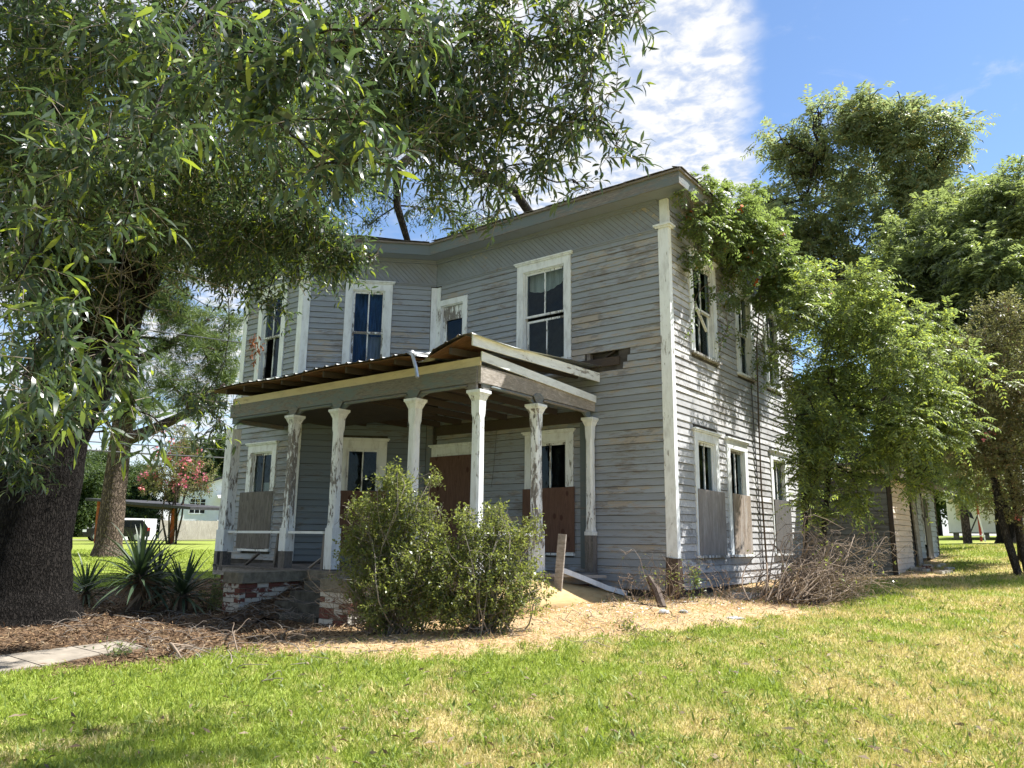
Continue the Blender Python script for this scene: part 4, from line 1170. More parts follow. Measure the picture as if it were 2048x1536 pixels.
# gable wall faces the camera; u runs to the right along it
G = rot_frame((-67.2, 28.6), 62)
zg = .3; mb = MB(); mb.fbox(G, 0, 8.2, -14, 0, zg, 5.15); mb.poly([G.p(0,-.02,5.15), G.p(8.2,-.02,5.15), G.p(4.1,-.02,6.6)], (-G.n[0]*1, -G.n[1], 0), 13.9); mb.build('wall', M['white_wall'], wh)
for sx in (0, 1):
    a = (-.5, 4.97) if sx == 0 else (8.7, 4.97); k = (4.1, 6.66)
    mb = MB(); mb.hexa([G.p(a[0],.5,a[1]),G.p(k[0],.5,k[1]),G.p(k[0],-14.5,k[1]),G.p(a[0],-14.5,a[1]),G.p(a[0],.5,a[1]+.16),G.p(k[0],.5,k[1]+.16),G.p(k[0],-14.5,k[1]+.16),G.p(a[0],-14.5,a[1]+.16)]); mb.build('roof', M['dark_roof'], wh)
# long wing to the left with its own low roof
mb = MB(); s0, s1, z0, z1 = .95, 2.35, 2.95, 4.35
mb.fbox(G, s0-.1, s1+.1, .01, .07, z0-.1, z0); mb.fbox(G, s0-.1, s1+.1, .01, .07, z1, z1+.1); mb.fbox(G, s0-.1, s0, .01, .07, z0, z1); mb.fbox(G, s1, s1+.1, .01, .07, z0, z1)
mb.fbox(G, s0, s1, .02, .06, (z0+z1)/2-.04, (z0+z1)/2+.04)
for k in (1, 2): mb.fbox(G, s0+(s1-s0)*k/3-.03, s0+(s1-s0)*k/3+.03, .02, .055, z0, z1)
for k in (1, 3): mb.fbox(G, s0, s1, .02, .05, z0+(z1-z0)*k/4-.025, z0+(z1-z0)*k/4+.025)
wf = mb.build('window', M['white'], wh); mb = MB(); mb.fbox(G, s0, s1, .005, .015, z0, z1); mb.build('pane', M['car_glass'], wf)
mb = MB(); mb.fbox(G, 5.6, 6.7, .005, .05, 2.35, 4.4); mb.build('door', M['door_dark'], wh)
mb = MB(); mb.hexa([G.p(3.4,.1,4.75),G.p(9,.1,5.3),G.p(9,2.2,5.0),G.p(3.4,2.2,4.35),G.p(3.4,.1,4.83),G.p(9,.1,5.38),G.p(9,2.2,5.08),G.p(3.4,2.2,4.43)]); mb.build('awning', M['pale_metal'], wh)
mb = MB(); mb.fbox(G, 3.5, 8.8, .05, 2.0, .4, 2.3); mb.build('stoop', M['white_wall'], wh)
mb = MB()
for k in range(9): mb.fbox(G, 3.6+k*.22, 3.63+k*.22, 1.9, 1.93, 2.3, 3.35)
mb.fbox(G, 3.55, 5.5, 1.89, 1.94, 3.351, 3.4); mb.build('iron_railing', M['iron'], wh)
mb = MB(); mb.fbox(G, 8.3, 8.4, 2.0, 2.1, 2.3, 5.0); mb.build('porch_post', M['iron'], wh)

fe = thing('picket_fence', (-61.5, 27, gz1(-61.5, 27)), 'grey weathered wooden privacy fence of upright boards across the far lawn', 'fence')
a0, a1 = npv((-61.05, 23.5)), npv((-61.95, 34.5)); L = np.linalg.norm(a1-a0); ue = (a1-a0)/L; ne = npv((ue[1], -ue[0]))
FF = Frame(a0, ue, ne); rg = np.random.default_rng(5)
pk = MB(); pk.fbox(FF, 0, .145, 0, .03, 0, 1.75); proto = None
k = 0; s_ = 0.
while s_ < L:
    z = gz1(*FF.p(s_, 0, 0)[:2]); h = 1.74 + rg.uniform(-.03, .03)
    mb = MB(); mb.fbox(FF, s_, s_+.142, 0, .028, z+.03, z+h); mb.build('picket', M['fence'], fe); s_ += .15
mb = MB()
for hz in (.5, 1.4): mb.fbox(FF, 0, L, -.06, -.002, gz1(*FF.p(L/2,0,0)[:2])+hz, gz1(*FF.p(L/2,0,0)[:2])+hz+.09)
mb.build('rail', M['fence'], fe)
mb = MB(); Pn = Frame((-62.3, 22.3), (.05, 1), (1, -.05)); mb.fbox(Pn, -1.4, 1.5, -.1, 0, .2, 2.2); lone(mb, 'white_wall_panel', M['white_wall'], 'plain white wall panel at the left end of the grey picket fence', 'wall')

# rusty pipe carport
cp = thing('rusty_carport', (-37, 9.1, gz1(-37, 9.1)), 'low flat carport roof on two rusty orange pipe posts beside the pine trunk', 'carport')
mb = MB(); mb.tube([(-40.95,9.05,.2),(-40.9,8.95,2.75)], .16, 8); mb.build('post', M['rust'], cp)
mb = MB(); mb.tube([(-32.88,9.12,.3),(-32.85,9.1,2.22)], .12, 8); mb.build('post', M['rust'], cp)
mb = MB(); mb.hexa([(-41.6,8.4,2.78),(-30.4,8.6,2.12),(-30.4,11.6,2.15),(-41.6,12.2,2.8),(-41.6,8.4,2.92),(-30.4,8.6,2.26),(-30.4,11.6,2.29),(-41.6,12.2,2.94)]); mb.build('roof', M['dark_roof'], cp)
mb = MB(); mb.bar((-41.0,9.0,2.7),(-32.8,9.0,2.18),.08,.14); mb.build('beam', M['dark_wood'], cp)

# parked black suv (length along its own u axis)
sv = thing('parked_car', (-56.5, 17.6, gz1(-56.5, 17.6)), 'black sport utility vehicle parked behind the pine trunk', 'car')
CF = Frame((-57.2, 15.3), (.30, .954), (.954, -.30)); zc = gz1(-56.5, 17.6)
def prism(F, prof, d0, d1, mb):
    A = [F.p(s_, d0, zc+z) for s_, z in prof]; return mb.poly(A, (F.n[0], F.n[1], 0), d1-d0)
mb = MB(); prism(CF, [(0,.35),(0,.75),(.12,.95),(1.15,1.05),(4.72,1.08),(4.8,.9),(4.8,.4)], -1.9, 0, mb); bd = mb.build('body', M['car_black'], sv)
mb = MB(); prism(CF, [(1.0,1.04),(1.75,1.68),(4.2,1.72),(4.7,1.08)], -1.82, -.08, mb); mb.build('cabin', M['car_black'], sv)
for s0, s1, t0, t1 in ((1.32,2.3,1.78,2.3),(2.42,3.3,2.42,3.3),(3.42,4.35,3.42,4.1)):
    mb = MB(); mb.poly([CF.p(s0,-.079,zc+1.12),CF.p(s1,-.079,zc+1.12),CF.p(t1,-.079,zc+1.6),CF.p(t0,-.079,zc+1.6)], (CF.n[0],CF.n[1],0), .012); mb.build('window', M['car_glass'], sv)
for s_ in (.95, 3.85):
    for d in (0.01, -1.7):
        wc = CF.p(s_, d, 0); mb = MB(); prof = []
        c0 = npv((wc[0], wc[1], zc+.37)); nn = npv((CF.n[0], CF.n[1], 0)); uu = npv((CF.u[0], CF.u[1], 0))
        mb.poly([c0 - nn*.2 + uu*.37*math.cos(t)+npv((0,0,.37*math.sin(t))) for t in np.linspace(0, 2*PI, 19)[:-1]], nn, .22); w_ = mb.build('wheel', M['tyre'], sv)
        mb = MB(); mb.poly([c0 + nn*.0205 + uu*.24*math.cos(t)+npv((0,0,.24*math.sin(t))) for t in np.linspace(0, 2*PI, 13)[:-1]], nn, .02); mb.build('rim', M['rim'], w_)
mb = MB(); mb.fbox(CF, 4.60, 4.81, -.25, .008, zc+.85, zc+1.12); mb.build('tail_light', M['red_lamp'], sv)
mb = MB(); mb.fbox(CF, -.01, .25, -.3, .008, zc+.72, zc+.90); mb.build('headlight', M['clear_lamp'], sv)
mb = MB(); mb.fbox(CF, 4.78, 4.83, -1.5, -.4, zc+.55, zc+.75); mb.build('bumper', M['rim'], sv)
# overhead cables
for i, (a, b, lab) in enumerate((((-26,-18,4.2),(-8,13.5,3.7),'lowest overhead cable crossing in front of the pine trunk'),((-26,-18,3.95),(-8,13.5,3.45),'thick lower cable just under its neighbour before the pine'),((-26,-18,4.5),(-8,13.5,4.0),'thin cable highest of the three strung low past the pine'),((-26,-18,8.2),(-8,14,6.75),'single high cable running to the upper storey'))):
    a = npv(a); b = npv(b); pts = [a + (b-a)*t + npv((0,0,-.45*4*t*(1-t))) for t in np.linspace(0, 1, 14)]
    mb = MB(); mb.tube(pts, .016 if i != 1 else .024, 5); lone(mb, 'power_line', M['wire'], lab, 'power line', 'overhead power lines')

# ------------------------------------------------------------------ right background
wr = thing('white_outbuilding', (.4, 42, gz1(.4, 42)), 'white cottage on low piers far beyond the shed, under the trees', 'cottage')
RF = rot_frame((-1.4, 39.4), 8); zb = gz1(.4, 40)
mb = MB(); mb.fbox(RF, 0, 6.5, -6, 0, 1.55, 3.7); mb.build('wall', M['white_wall'], wr)
mb = MB(); mb.poly([RF.p(-.3,.3,3.7),RF.p(6.8,.3,3.7),RF.p(3.2,.3,5.4)], (-RF.n[0],-RF.n[1],0), 6.6); mb.build('roof', M['white_wall'], wr)
mb = MB(); mb.fbox(RF, .1, 6.4, .01, 1.6, 3.3, 3.4); mb.build('porch_roof', M['cream'], wr)
for k in range(5):
    mb = MB(); mb.fbox(RF, .2+k*1.5, .5+k*1.5, -.4, -.1, 1.1, 1.549); mb.build('pier', M['concrete'], wr)
mb = MB(); mb.fbox(RF, .1, 6.4, -5.8, -.5, 1.0, 1.2); mb.build('crawl_shade_slab', M['tar'], wr)  # dark slab painted in place of the shade under the cottage floor
for s0, s1 in ((.35,1.0),(2.6,3.2),(4.4,5.0)):
    mb = MB(); mb.fbox(RF, s0, s1, .005, .05, 2.2, 3.2); wq = mb.build('window', M['white'], wr); mb = MB(); mb.fbox(RF, s0+.08, s1-.08, .051, .06, 2.28, 3.12); mb.build('pane', M['car_glass'] if s0 > 2 else M['cream'], wq)
mb = MB(); z = gz1(.95, 27.5); mb.tube([(.95,27.5,z-.2),(.93,27.48,z+1.4),(.92,27.45,z+2.6)], [.19,.17,.16], 9); up_ = lone(mb, 'utility_post', M['bark_pine'], 'short brown wooden post standing on the lawn before the white cottage', 'post')
mb = MB(); mb.hexa([(1.12,27.3,z+1.15),(1.30,27.35,z+1.05),(1.30,27.45,z+1.05),(1.12,27.4,z+1.15),(1.05,27.3,z+1.45),(1.2,27.35,z+1.38),(1.2,27.45,z+1.38),(1.05,27.4,z+1.45)]); mb.build('meter_box', M['iron'], up_)
sw = thing('swing_frame', (.8, 33.5, gz1(.8, 33.5)), 'red and white swing frame standing on the lawn by the cottage', 'swing frame')
z = gz1(.8, 33.5)
mb = MB(); mb.tube([(.82,33.5,z-.1),(.80,33.5,z+2.2)], .06, 6); mb.build('post', M['redpaint'], sw)
mb = MB(); mb.tube([(.80,33.45,z+1.35),(1.02,33.3,z-.05)], .035, 6); mb.build('brace', M['white_wall'], sw)
mb = MB(); mb.tube([(.80,33.45,z+1.35),(.28,33.4,z+.2)], .035, 6); mb.build('brace', M['iron'], sw)
mb = MB(); mb.tube([(.25,33.4,z+.28),(1.02,33.4,z+.28)], .03, 6); mb.build('crossbar', M['white_wall'], sw)
OAK_FAR = [(-5.35,-8.64,6.1,1.43),(-4.55,-7.85,5.96,1.29),(-3.84,-6.98,5.81,1.18),(-3.02,-6.3,5.61,0.92),(-2.27,-6.13,5.99,0.74),(-2.67,-6.41,4.89,0.58),(-1.95,-5.94,4.55,0.31),(-2.23,-6.07,4.75,0.39),(-3.47,-6.56,4.73,0.61),(-5.32,-7.71,4.79,1.08),(-5.58,-8.53,4.88,0.99),(-5.86,-7.44,5.79,1.15),(-4.76,-6.24,5.61,0.94),(-2.79,-6.45,4.05,0.28)]
OAK_TOP = [(-3.14,-9.56,8.5,1.97),(-1.19,-8.19,8.43,1.81),(-3.3,-8.9,11.06,2.58),(0.73,-7.62,7.55,1.38),(-5.66,-10.36,6.8,2.22),(-5.92,-10.0,4.67,1.81),(-4.49,-10.68,8.75,2.22)]
OAK_MID = [(-2.05,-9.75,5.69,1.06),(-0.87,-9.3,5.34,0.95),(-0.15,-8.72,5.38,0.86),(0.89,-8.33,5.26,0.8),(1.68,-7.99,5.08,0.66),(2.29,-7.72,5.02,0.6),(2.77,-7.46,5.11,0.46),(2.79,-7.26,4.7,0.27),(2.22,-7.75,4.43,0.44),(2.63,-7.47,4.28,0.35),(3.02,-7.22,4.05,0.14),(2.92,-7.31,4.3,0.2),(1.9,-8.0,4.2,0.48),(2.15,-7.71,3.89,0.32),(2.49,-7.56,3.84,0.23),(2.75,-7.33,3.75,0.12),(2.06,-7.72,3.55,0.13),(1.43,-7.95,4.57,0.51),(0.97,-8.01,4.85,0.54),(1.7,-7.88,3.77,0.2),(3.05,-7.2,5.33,0.24),(3.21,-7.14,5.36,0.12),(-1.64,-9.54,2.1,0.37),(-3.08,-6.8,2.33,0.19),(-3.04,-6.99,2.56,0.24),(-3.05,-7.08,2.1,0.17)]
OAK_NEAR = [(3.25,-10.42,2.94,0.29),(3.48,-10.27,2.7,0.22),(3.01,-10.64,2.99,0.28),(3.26,-10.51,2.64,0.16),(3.56,-10.2,2.52,0.11),(3.65,-10.13,3.12,0.17),(2.55,-10.75,3.17,0.28),(3.46,-10.29,2.49,0.09),(1.93,-10.85,1.81,0.23),(1.83,-10.54,1.79,0.22),(1.99,-10.86,1.57,0.13),(1.86,-10.61,1.5,0.14),(1.71,-10.23,1.61,0.15),(1.77,-10.07,1.46,0.12),(1.88,-10.78,2.87,0.3),(2.05,-10.47,2.96,0.27),(1.72,-10.79,2.51,0.24),(1.78,-10.43,2.59,0.19),(1.78,-10.9,2.14,0.2)]
HANG = [(-6.3,-1.42,8.53,0.59),(-6.64,-2.02,8.81,0.59),(-5.6,-0.51,8.26,0.59),(-5.04,0.05,8.2,0.47),(-6.64,-1.36,7.86,0.33),(-5.17,-0.5,8.88,0.59),(-7.0,-1.95,8.1,0.35),(-4.64,0.47,8.06,0.35)]
PECAN = [(-0.36,19.17,17.5,2.13),(1.53,19.77,16.92,2.01),(-2.94,17.6,17.08,1.15),(-1.75,18.22,16.52,1.61),(-1.1,20.0,15.48,2.61),(1.6,20.6,15.17,2.13),(-2.79,18.68,14.99,2.07),(0.24,20.11,13.18,2.3),(-3.81,18.31,15.13,0.92),(-2.16,19.62,13.15,1.84),(1.95,21.13,13.97,1.42),(-3.54,18.1,13.19,1.23),(0.15,18.84,18.28,0.95),(2.47,20.2,16.26,1.07),(1.15,19.26,17.8,1.07),(-1.66,18.35,18.47,0.95),(-1.09,20.41,11.61,1.84),(-2.72,19.02,11.33,1.57)]
RTREE = [(3.76,14.15,10.16,1.66),(4.86,14.04,10.66,1.29),(2.68,14.38,9.14,1.84),(4.15,13.71,8.34,1.95),(1.34,15.3,8.96,1.53),(2.68,13.94,6.92,1.6),(4.79,13.69,8.52,1.6),(3.84,14.67,11.66,0.86),(0.95,14.5,7.8,1.29),(4.49,13.19,6.35,1.54),(2.28,17.51,3.03,0.99),(2.08,16.39,3.95,1.14),(3.18,15.32,5.36,1.66)]
LSHRUB = [(-1.68,-5.01,1.4,0.38),(-1.9,-5.08,0.87,0.48),(-1.49,-4.8,1.07,0.44),(-1.96,-5.17,0.45,0.41),(-1.24,-4.85,0.59,0.5),(-1.67,-5.03,1.69,0.21),(-2.21,-5.28,0.83,0.2),(-2.14,-5.2,1.29,0.2),(-1.37,-5.14,0.29,0.5),(-1.6,-5.26,0.03,0.3),(-1.06,-5.0,0.08,0.33),(-1.22,-4.72,1.7,0.12)]
RSHRUB = [(-0.65,-4.45,0.98,0.37),(-0.42,-4.26,0.73,0.43),(-0.65,-4.73,0.42,0.49),(-0.27,-4.3,0.3,0.43),(-0.65,-4.9,0.04,0.29),(-0.29,-4.47,0.04,0.26),(-0.04,-4.01,0.24,0.21),(-0.28,-3.91,1.06,0.19),(-0.56,-4.25,1.24,0.17),(-0.75,-4.54,1.17,0.2)]
PINE = [(-18.8,2.69,7.49,0.78),(-19.17,2.41,6.65,0.97),(-19.62,2.0,5.63,0.97),(-18.93,0.25,5.04,0.74),(-19.42,1.09,6.18,1.14),(-18.78,1.71,7.47,0.86),(-18.94,2.88,8.69,0.79),(-19.74,-0.4,5.45,0.94),(-19.77,0.96,7.46,0.97),(-19.6,2.94,5.95,0.69),(-20.3,-0.93,6.62,1.14),(-19.84,1.23,8.82,1.18),(-20.16,0.02,9.67,1.38),(-19.9,-0.78,7.98,1.14)]
LBG = [(-66.63,31.67,8.18,3.08),(-69.99,32.15,6.52,2.9),(-69.74,35.84,10.07,3.55),(-66.7,37.1,8.37,3.47),(-77.8,32.43,7.38,2.81),(-79.43,29.35,6.67,3.13),(-77.53,21.38,6.08,3.55),(-69.59,14.01,6.19,3.16),(-70.46,11.19,6.86,4.74),(-80.67,26.63,7.08,3.13)]
OAK_MID += [(-3.13,-9.06,1.63,0.38),(-2.2,-9.51,1.88,0.34),(-1.87,-6.62,4.1,0.2),(-1.26,-6.35,4.38,0.23),(-1.24,-7.0,4.61,0.44),(-1.9,-7.36,4.58,0.58),(-2.46,-8.0,4.69,0.72),(-2.81,-8.82,4.72,0.79),(-2.98,-9.42,4.82,0.79),(-1.65,-8.09,5.16,0.69),(-0.99,-7.64,5.14,0.54),(-1.36,-6.57,4.26,0.26),(-1.04,-6.21,4.31,0.11)]
OAK_FAR += [(-1.94,-5.89,6.22,0.45),(-2.21,-6.38,6.39,0.67),(-1.58,-5.87,6.49,0.44)]
OAK_NEAR += [(2.17,-10.98,1.64,0.15),(1.98,-10.78,1.92,0.17),(1.8,-10.41,1.92,0.15),(1.73,-10.38,1.48,0.13),(3.46,-10.44,3.04,0.19),(3.19,-10.57,2.8,0.19),(2.54,-10.53,2.98,0.25),(3.38,-10.38,2.47,0.1)]
RTREE += [(2.33,11.12,5.37,1.42),(3.13,11.29,5.03,1.58),(4.0,11.43,4.69,1.58),(2.54,11.37,3.99,1.26),(3.41,11.54,3.4,1.11),(2.02,13.42,3.07,0.68)]
OAK_MID += [(-1.3,-6.79,4.44,0.35),(-1.14,-6.53,4.36,0.25),(-1.67,-6.87,4.37,0.35),(-1.01,-6.37,4.35,0.13),(-1.8,-7.15,4.5,0.39)]
VINE = [(0.5,1.0,7.41,0.41),(0.6,1.89,7.45,0.48),(0.4,1.42,6.85,0.44),(0.7,2.83,7.03,0.54),(0.5,2.32,6.59,0.43),(0.8,4.04,6.58,0.53),(0.5,3.73,6.21,0.37),(0.3,0.58,6.25,0.22),(0.2,0.62,5.93,0.15),(0.9,5.72,6.67,0.51),(0.45,-0.11,7.1,0.12),(0.45,0.47,6.72,0.33),(0.3,2.48,5.92,0.22),(0.25,1.59,5.74,0.12),(0.3,3.28,5.57,0.13),(0.9,3.62,6.9,0.46),(0.6,2.4,7.13,0.49),(0.8,5.14,5.93,0.39),(0.3,4.09,4.85,0.19),(0.7,2.54,8.05,0.29),(0.9,3.09,7.52,0.4),(0.6,0.43,7.56,0.2),(1.0,4.64,6.71,0.42)]
SAP = [(2.16,3.82,5.28,0.78),(1.74,3.46,4.13,0.76),(2.89,4.13,4.62,0.89),(2.43,3.74,3.49,1.09),(3.48,4.39,3.78,0.67),(1.88,3.17,2.97,0.63),(2.72,4.21,2.73,0.88),(1.59,2.83,3.34,0.31),(2.5,3.64,6.13,0.5),(3.44,4.72,2.84,0.62),(1.41,3.33,2.13,0.37),(1.95,3.78,2.24,0.54),(3.07,4.52,2.25,0.45),(1.51,2.24,4.53,0.25),(1.89,3.92,4.61,0.67),(2.64,4.35,5.65,0.63),(2.99,4.4,3.23,0.78),(3.88,5.0,3.44,0.58),(4.1,5.38,4.39,0.59),(1.84,3.21,5.3,0.49),(1.66,2.56,5.48,0.42),(3.43,5.05,5.47,0.59)]
CRAPE = [(4.31,7.75,5.38,0.94),(3.69,7.75,5.11,0.81),(4.56,7.99,4.23,1.21),(3.76,7.96,3.96,1.08),(4.13,8.13,2.92,1.08),(3.48,8.03,3.18,0.61),(4.89,7.67,5.85,0.67),(4.5,8.22,1.91,0.81),(5.33,8.45,4.68,1.38),(5.14,8.68,3.02,1.38),(4.36,7.57,6.15,0.47)]
RTREE += [(2.13,14.94,10.45,1.34),(3.23,14.8,11.18,0.95),(4.31,15.28,10.06,1.72),(4.2,14.84,11.29,0.95),(0.85,14.07,9.25,1.11),(1.92,12.79,6.94,1.37),(4.81,13.92,7.66,1.6)]
OAK_MID += [(-2.01,-9.5,2.91,0.34),(-1.97,-9.03,2.21,0.2)]
OAK_MID += [(-2.32,-7.39,4.22,0.3),(-2.75,-7.3,2.55,0.26)]
SAP += [(1.34,2.19,4.54,0.29),(1.4,2.91,3.77,0.37),(1.44,2.58,5.21,0.42),(1.25,2.59,2.86,0.23),(1.31,3.07,2.41,0.26)]
RTREE += [(0.82,15.97,9.97,1.38),(2.29,15.58,11.7,0.99),(2.6,16.31,9.7,1.58),(0.18,16.23,8.68,1.18),(4.01,15.34,9.82,1.53)]
PECAN += [(-3.73,18.48,12.04,1.23),(-2.87,18.48,12.72,1.12),(2.19,21.46,13.16,1.42),(1.49,20.71,12.02,1.61),(-1.67,20.74,10.06,1.84)]
RTREE += [(4.77,15.56,12.26,0.79),(4.18,15.66,11.94,0.89),(2.73,16.01,10.66,1.38),(4.91,15.04,10.84,1.14)]
SAP += [(1.42,3.08,2.7,0.42),(1.13,3.38,1.75,0.3),(1.47,3.69,1.66,0.41),(1.49,3.44,2.43,0.48),(2.01,4.14,1.67,0.42),(1.2,2.27,3.99,0.24),(1.69,2.92,6.09,0.38),(1.97,3.5,6.19,0.45),(1.22,2.94,3.29,0.29)]
RTREE += [(3.13,17.56,12.38,1.16),(3.75,17.37,12.99,0.74),(2.56,14.63,8.23,1.29),(1.78,14.41,8.65,1.11)]
# ------------------------------------------------------------------ vegetation
def unit(a): return a / (np.linalg.norm(a, axis=-1, keepdims=True) + 1e-9)
def leaf_arrays(pos, d, nrm, L, W, style='diamond', curl=.15):
    """pos,d,nrm (N,3), L,W (N,) -> vertices and quads"""
    N = len(pos); curl = np.asarray(curl); s = unit(np.cross(d, nrm)); nn = unit(np.cross(s, d))
    L = np.asarray(L)[:, None]; W = np.asarray(W)[:, None]
    if style == 'diamond':
        V = np.stack([pos, pos + d*L*.48 + s*W*.5 + nn*L*.05, pos + d*L - nn*L*curl, pos + d*L*.48 - s*W*.5 + nn*L*.05], 1)
        F = np.arange(N*4).reshape(N, 4)
    elif style == 'blade':
        V = np.stack([pos - s*W*.5, pos + s*W*.5, pos + d*L*.55 + s*W*.32 + nn*L*.04, pos + d*L*.55 - s*W*.32 + nn*L*.04, pos + d*L - nn*L*curl], 1)
        b = (np.arange(N)*5)[:, None]
        F = np.concatenate([b + np.array([0,1,2,3]), b + np.array([3,2,4,4])], 0)
        F = None if F is None else F
    else:
        prof = [(0., .10, 0.), (.22, .72, .05), (.5, 1., .06), (.78, .62, .0), (1., .06, -curl)]
        VV = []
        for t, w_, k in prof:
            c = pos + d*L*t + nn*L*k
            VV += [c + s*W*.5*w_ + nn*W*.10*w_, c - s*W*.5*w_ + nn*W*.10*w_]
        V = np.stack(VV, 1); b = (np.arange(N)*10)[:, None]
        F = np.concatenate([b + np.array([2*i, 2*i+2, 2*i+3, 2*i+1]) for i in range(4)], 0)
    return V.reshape(-1, 3), F
def in_blobs(rg, blobs, dens, flat=.85, bias=.45):
    """cluster centres inside the blobs, more of them near the outside"""
    out = []; own = []
    for i, (x, y, z, r_) in enumerate(blobs):
        n = max(3, int(dens * r_**2.2))
        u = unit(rg.normal(size=(n, 3))); rad = rg.random(n)**bias
        wob = 1 + .22*np.sin(u[:, :1]*5 + i) * np.cos(u[:, 1:2]*4 + i*2)
        out.append(npv((x, y, z)) + u*rad[:, None]*r_*wob*np.array([1, 1, flat])); own += [i]*n
    return np.concatenate(out), np.array(own)
def sprays(rg, cen, own, blobs, tl, K, droop, spread=.9, grav=.25, up=.0):
    """a twig at every centre and K leaves along it -> pos, dir, normal, twig start/dir"""
    N = len(cen); bc = np.array([b[:3] for b in blobs])[own]
    d = unit(unit(cen - bc)*.7 + rg.normal(size=(N, 3))*.55 + np.array([0, 0, up - droop]))
    tl = tl * rg.uniform(.6, 1.3, (N, 1))
    t = (np.arange(K)[None, :] + rg.random((N, K))) / K
    pos = cen[:, None] + d[:, None]*(t[..., None]-.4)*tl[:, None] + np.array([0, 0, -1])*(droop*.35*tl[:, None]*t[..., None]**2)
    px = unit(np.cross(d, np.array([.13, .21, .97]))); py = np.cross(d, px)
    th = np.arange(K)[None, :]*2.4 + rg.uniform(0, 6.28, (N, 1)) + rg.normal(size=(N, K))*.4
    side = px[:, None]*np.cos(th)[..., None] + py[:, None]*np.sin(th)[..., None]
    ld = unit(d[:, None]*rg.uniform(.25, .8, (N, K, 1)) + side*spread + np.array([0, 0, -grav]) + rg.normal(size=(N, K, 3))*.18)
    nr = unit(np.array([0, 0, 1.]) + rg.normal(size=(N, K, 3))*.55)
    return pos.reshape(-1, 3), ld.reshape(-1, 3), nr.reshape(-1, 3), cen - d*tl*.5, d*tl
def pinnate(rg, cen, own, blobs, tl, K, droop, up=.1, pairs=True):
    """compound leaves: a rachis with paired leaflets lying in one drooping plane"""
    N = len(cen); bc = np.array([b[:3] for b in blobs])[own]
    d = unit(unit(cen - bc)*.8 + rg.normal(size=(N, 3))*.6 + np.array([0, 0, up]))
    tl = tl * rg.uniform(.65, 1.3, (N, 1))
    t = (np.arange(K)//2*2 + 1.2) / K
    pos = cen[:, None] + d[:, None]*t[None, :, None]*tl[:, None] + np.array([0, 0, -1.])*(droop*tl[:, None]*(t**2)[None, :, None])
    dt = unit(d[:, None] + np.array([0, 0, -1.])*(2*droop*t)[None, :, None])
    s = unit(np.cross(d, np.array([.05, .08, 1.])) + rg.normal(size=(N, 3))*.15)
    sg = np.where(np.arange(K) % 2 == 0, 1., -1.)[None, :, None]
    ld = unit(dt*.55 + s[:, None]*sg + np.array([0, 0, -.22]) + rg.normal(size=(N, K, 3))*.14)
    nr = unit(np.cross(s[:, None]*np.ones((1, K, 1)), dt) * np.where(np.cross(s, d)[:, 2] >= 0, 1., -1.)[:, None, None] + rg.normal(size=(N, K, 3))*.2)
    return pos.reshape(-1, 3), ld.reshape(-1, 3), nr.reshape(-1, 3), cen, d*tl
def twig_arrays(a, v, r0, droop=.15):
    N = len(a); L = np.linalg.norm(v, axis=1)[:, None]
    p = [a, a + v*.5 - np.array([0, 0, 1.])*L*droop*.2, a + v - np.array([0, 0, 1.])*L*droop*.8]
    x = unit(np.cross(v, np.array([.3, .1, .9]))); y = unit(np.cross(v, x)); VV = []
    for i, q in enumerate(p):
        r_ = r0*(1 - .4*i)
        for k in range(3): VV.append(q + (x*math.cos(k*2.094) + y*math.sin(k*2.094))*r_)
    V = np.stack(VV, 1).reshape(-1, 3); b = (np.arange(N)*9)[:, None]
    F = np.concatenate([b + np.array([i*3+k, i*3+(k+1) % 3, i*3+3+(k+1) % 3, i*3+3+k]) for i in range(2) for k in range(3)], 0)
    return V, F
def limb(rg, a, b, r0, r1, sagv=.0, n=7, wob=.08):
    a = npv(a); b = npv(b); L = np.linalg.norm(b-a); pts = []; rad = []
    w1 = rg.normal(size=3)*L*wob; w2 = rg.normal(size=3)*L*wob*.6
    for i in range(n+1):
        t = i/n; p = a + (b-a)*t + w1*math.sin(PI*t) + w2*math.sin(2*PI*t); p[2] += sagv*L*4*t*(1-t)
        pts.append(p); rad.append(r0 + (r1-r0)*t**.8)
    return pts, rad
def grow(rg, root, blobs, start, r0, mat, minr=.012, k=1.35, subs=7, arch=.10, subr=.35, sub_mat=None):
    """limbs: every blob hangs on the nearest node nearer the trunk; side branches fill it"""
    nodes = [npv(s) for s in start]; rad = [r0]*len(nodes); dep = [0.]*len(nodes)
    c0 = nodes[0]
    for bi in sorted(range(len(blobs)), key=lambda i: np.linalg.norm(npv(blobs[i][:3]) - c0)):
        b = npv(blobs[bi][:3]); br = blobs[bi][3]
        j = min(range(len(nodes)), key=lambda i: np.linalg.norm(nodes[i]-b)*k + dep[i]*.12 + max(0, nodes[i][2]-b[2])*.2)
        L = np.linalg.norm(nodes[j]-b); ra = max(minr*1.5, rad[j]*.62); rb = max(minr, ra*.5)
        mb = MB(); pts, rr = limb(rg, nodes[j], b, ra, rb, arch*(.5 if b[2] > nodes[j][2] else 1)); mb.tube(pts, rr, 6 if ra > .03 else 5)
        for q in range(subs):
            s = pts[rg.integers(3, len(pts))]; e = b + unit(rg.normal(size=3))*br*rg.uniform(.6, 1.) * np.array([1, 1, .85])
            p2, r2_ = limb(rg, s, e, max(minr*.8, rb*.7), minr*subr, .06, 5, .10); mb.tube(p2, r2_, 4, False)
        mb.build('branch', mat, root, True)
        nodes.append(b); rad.append(rb); dep.append(dep[j]+L)
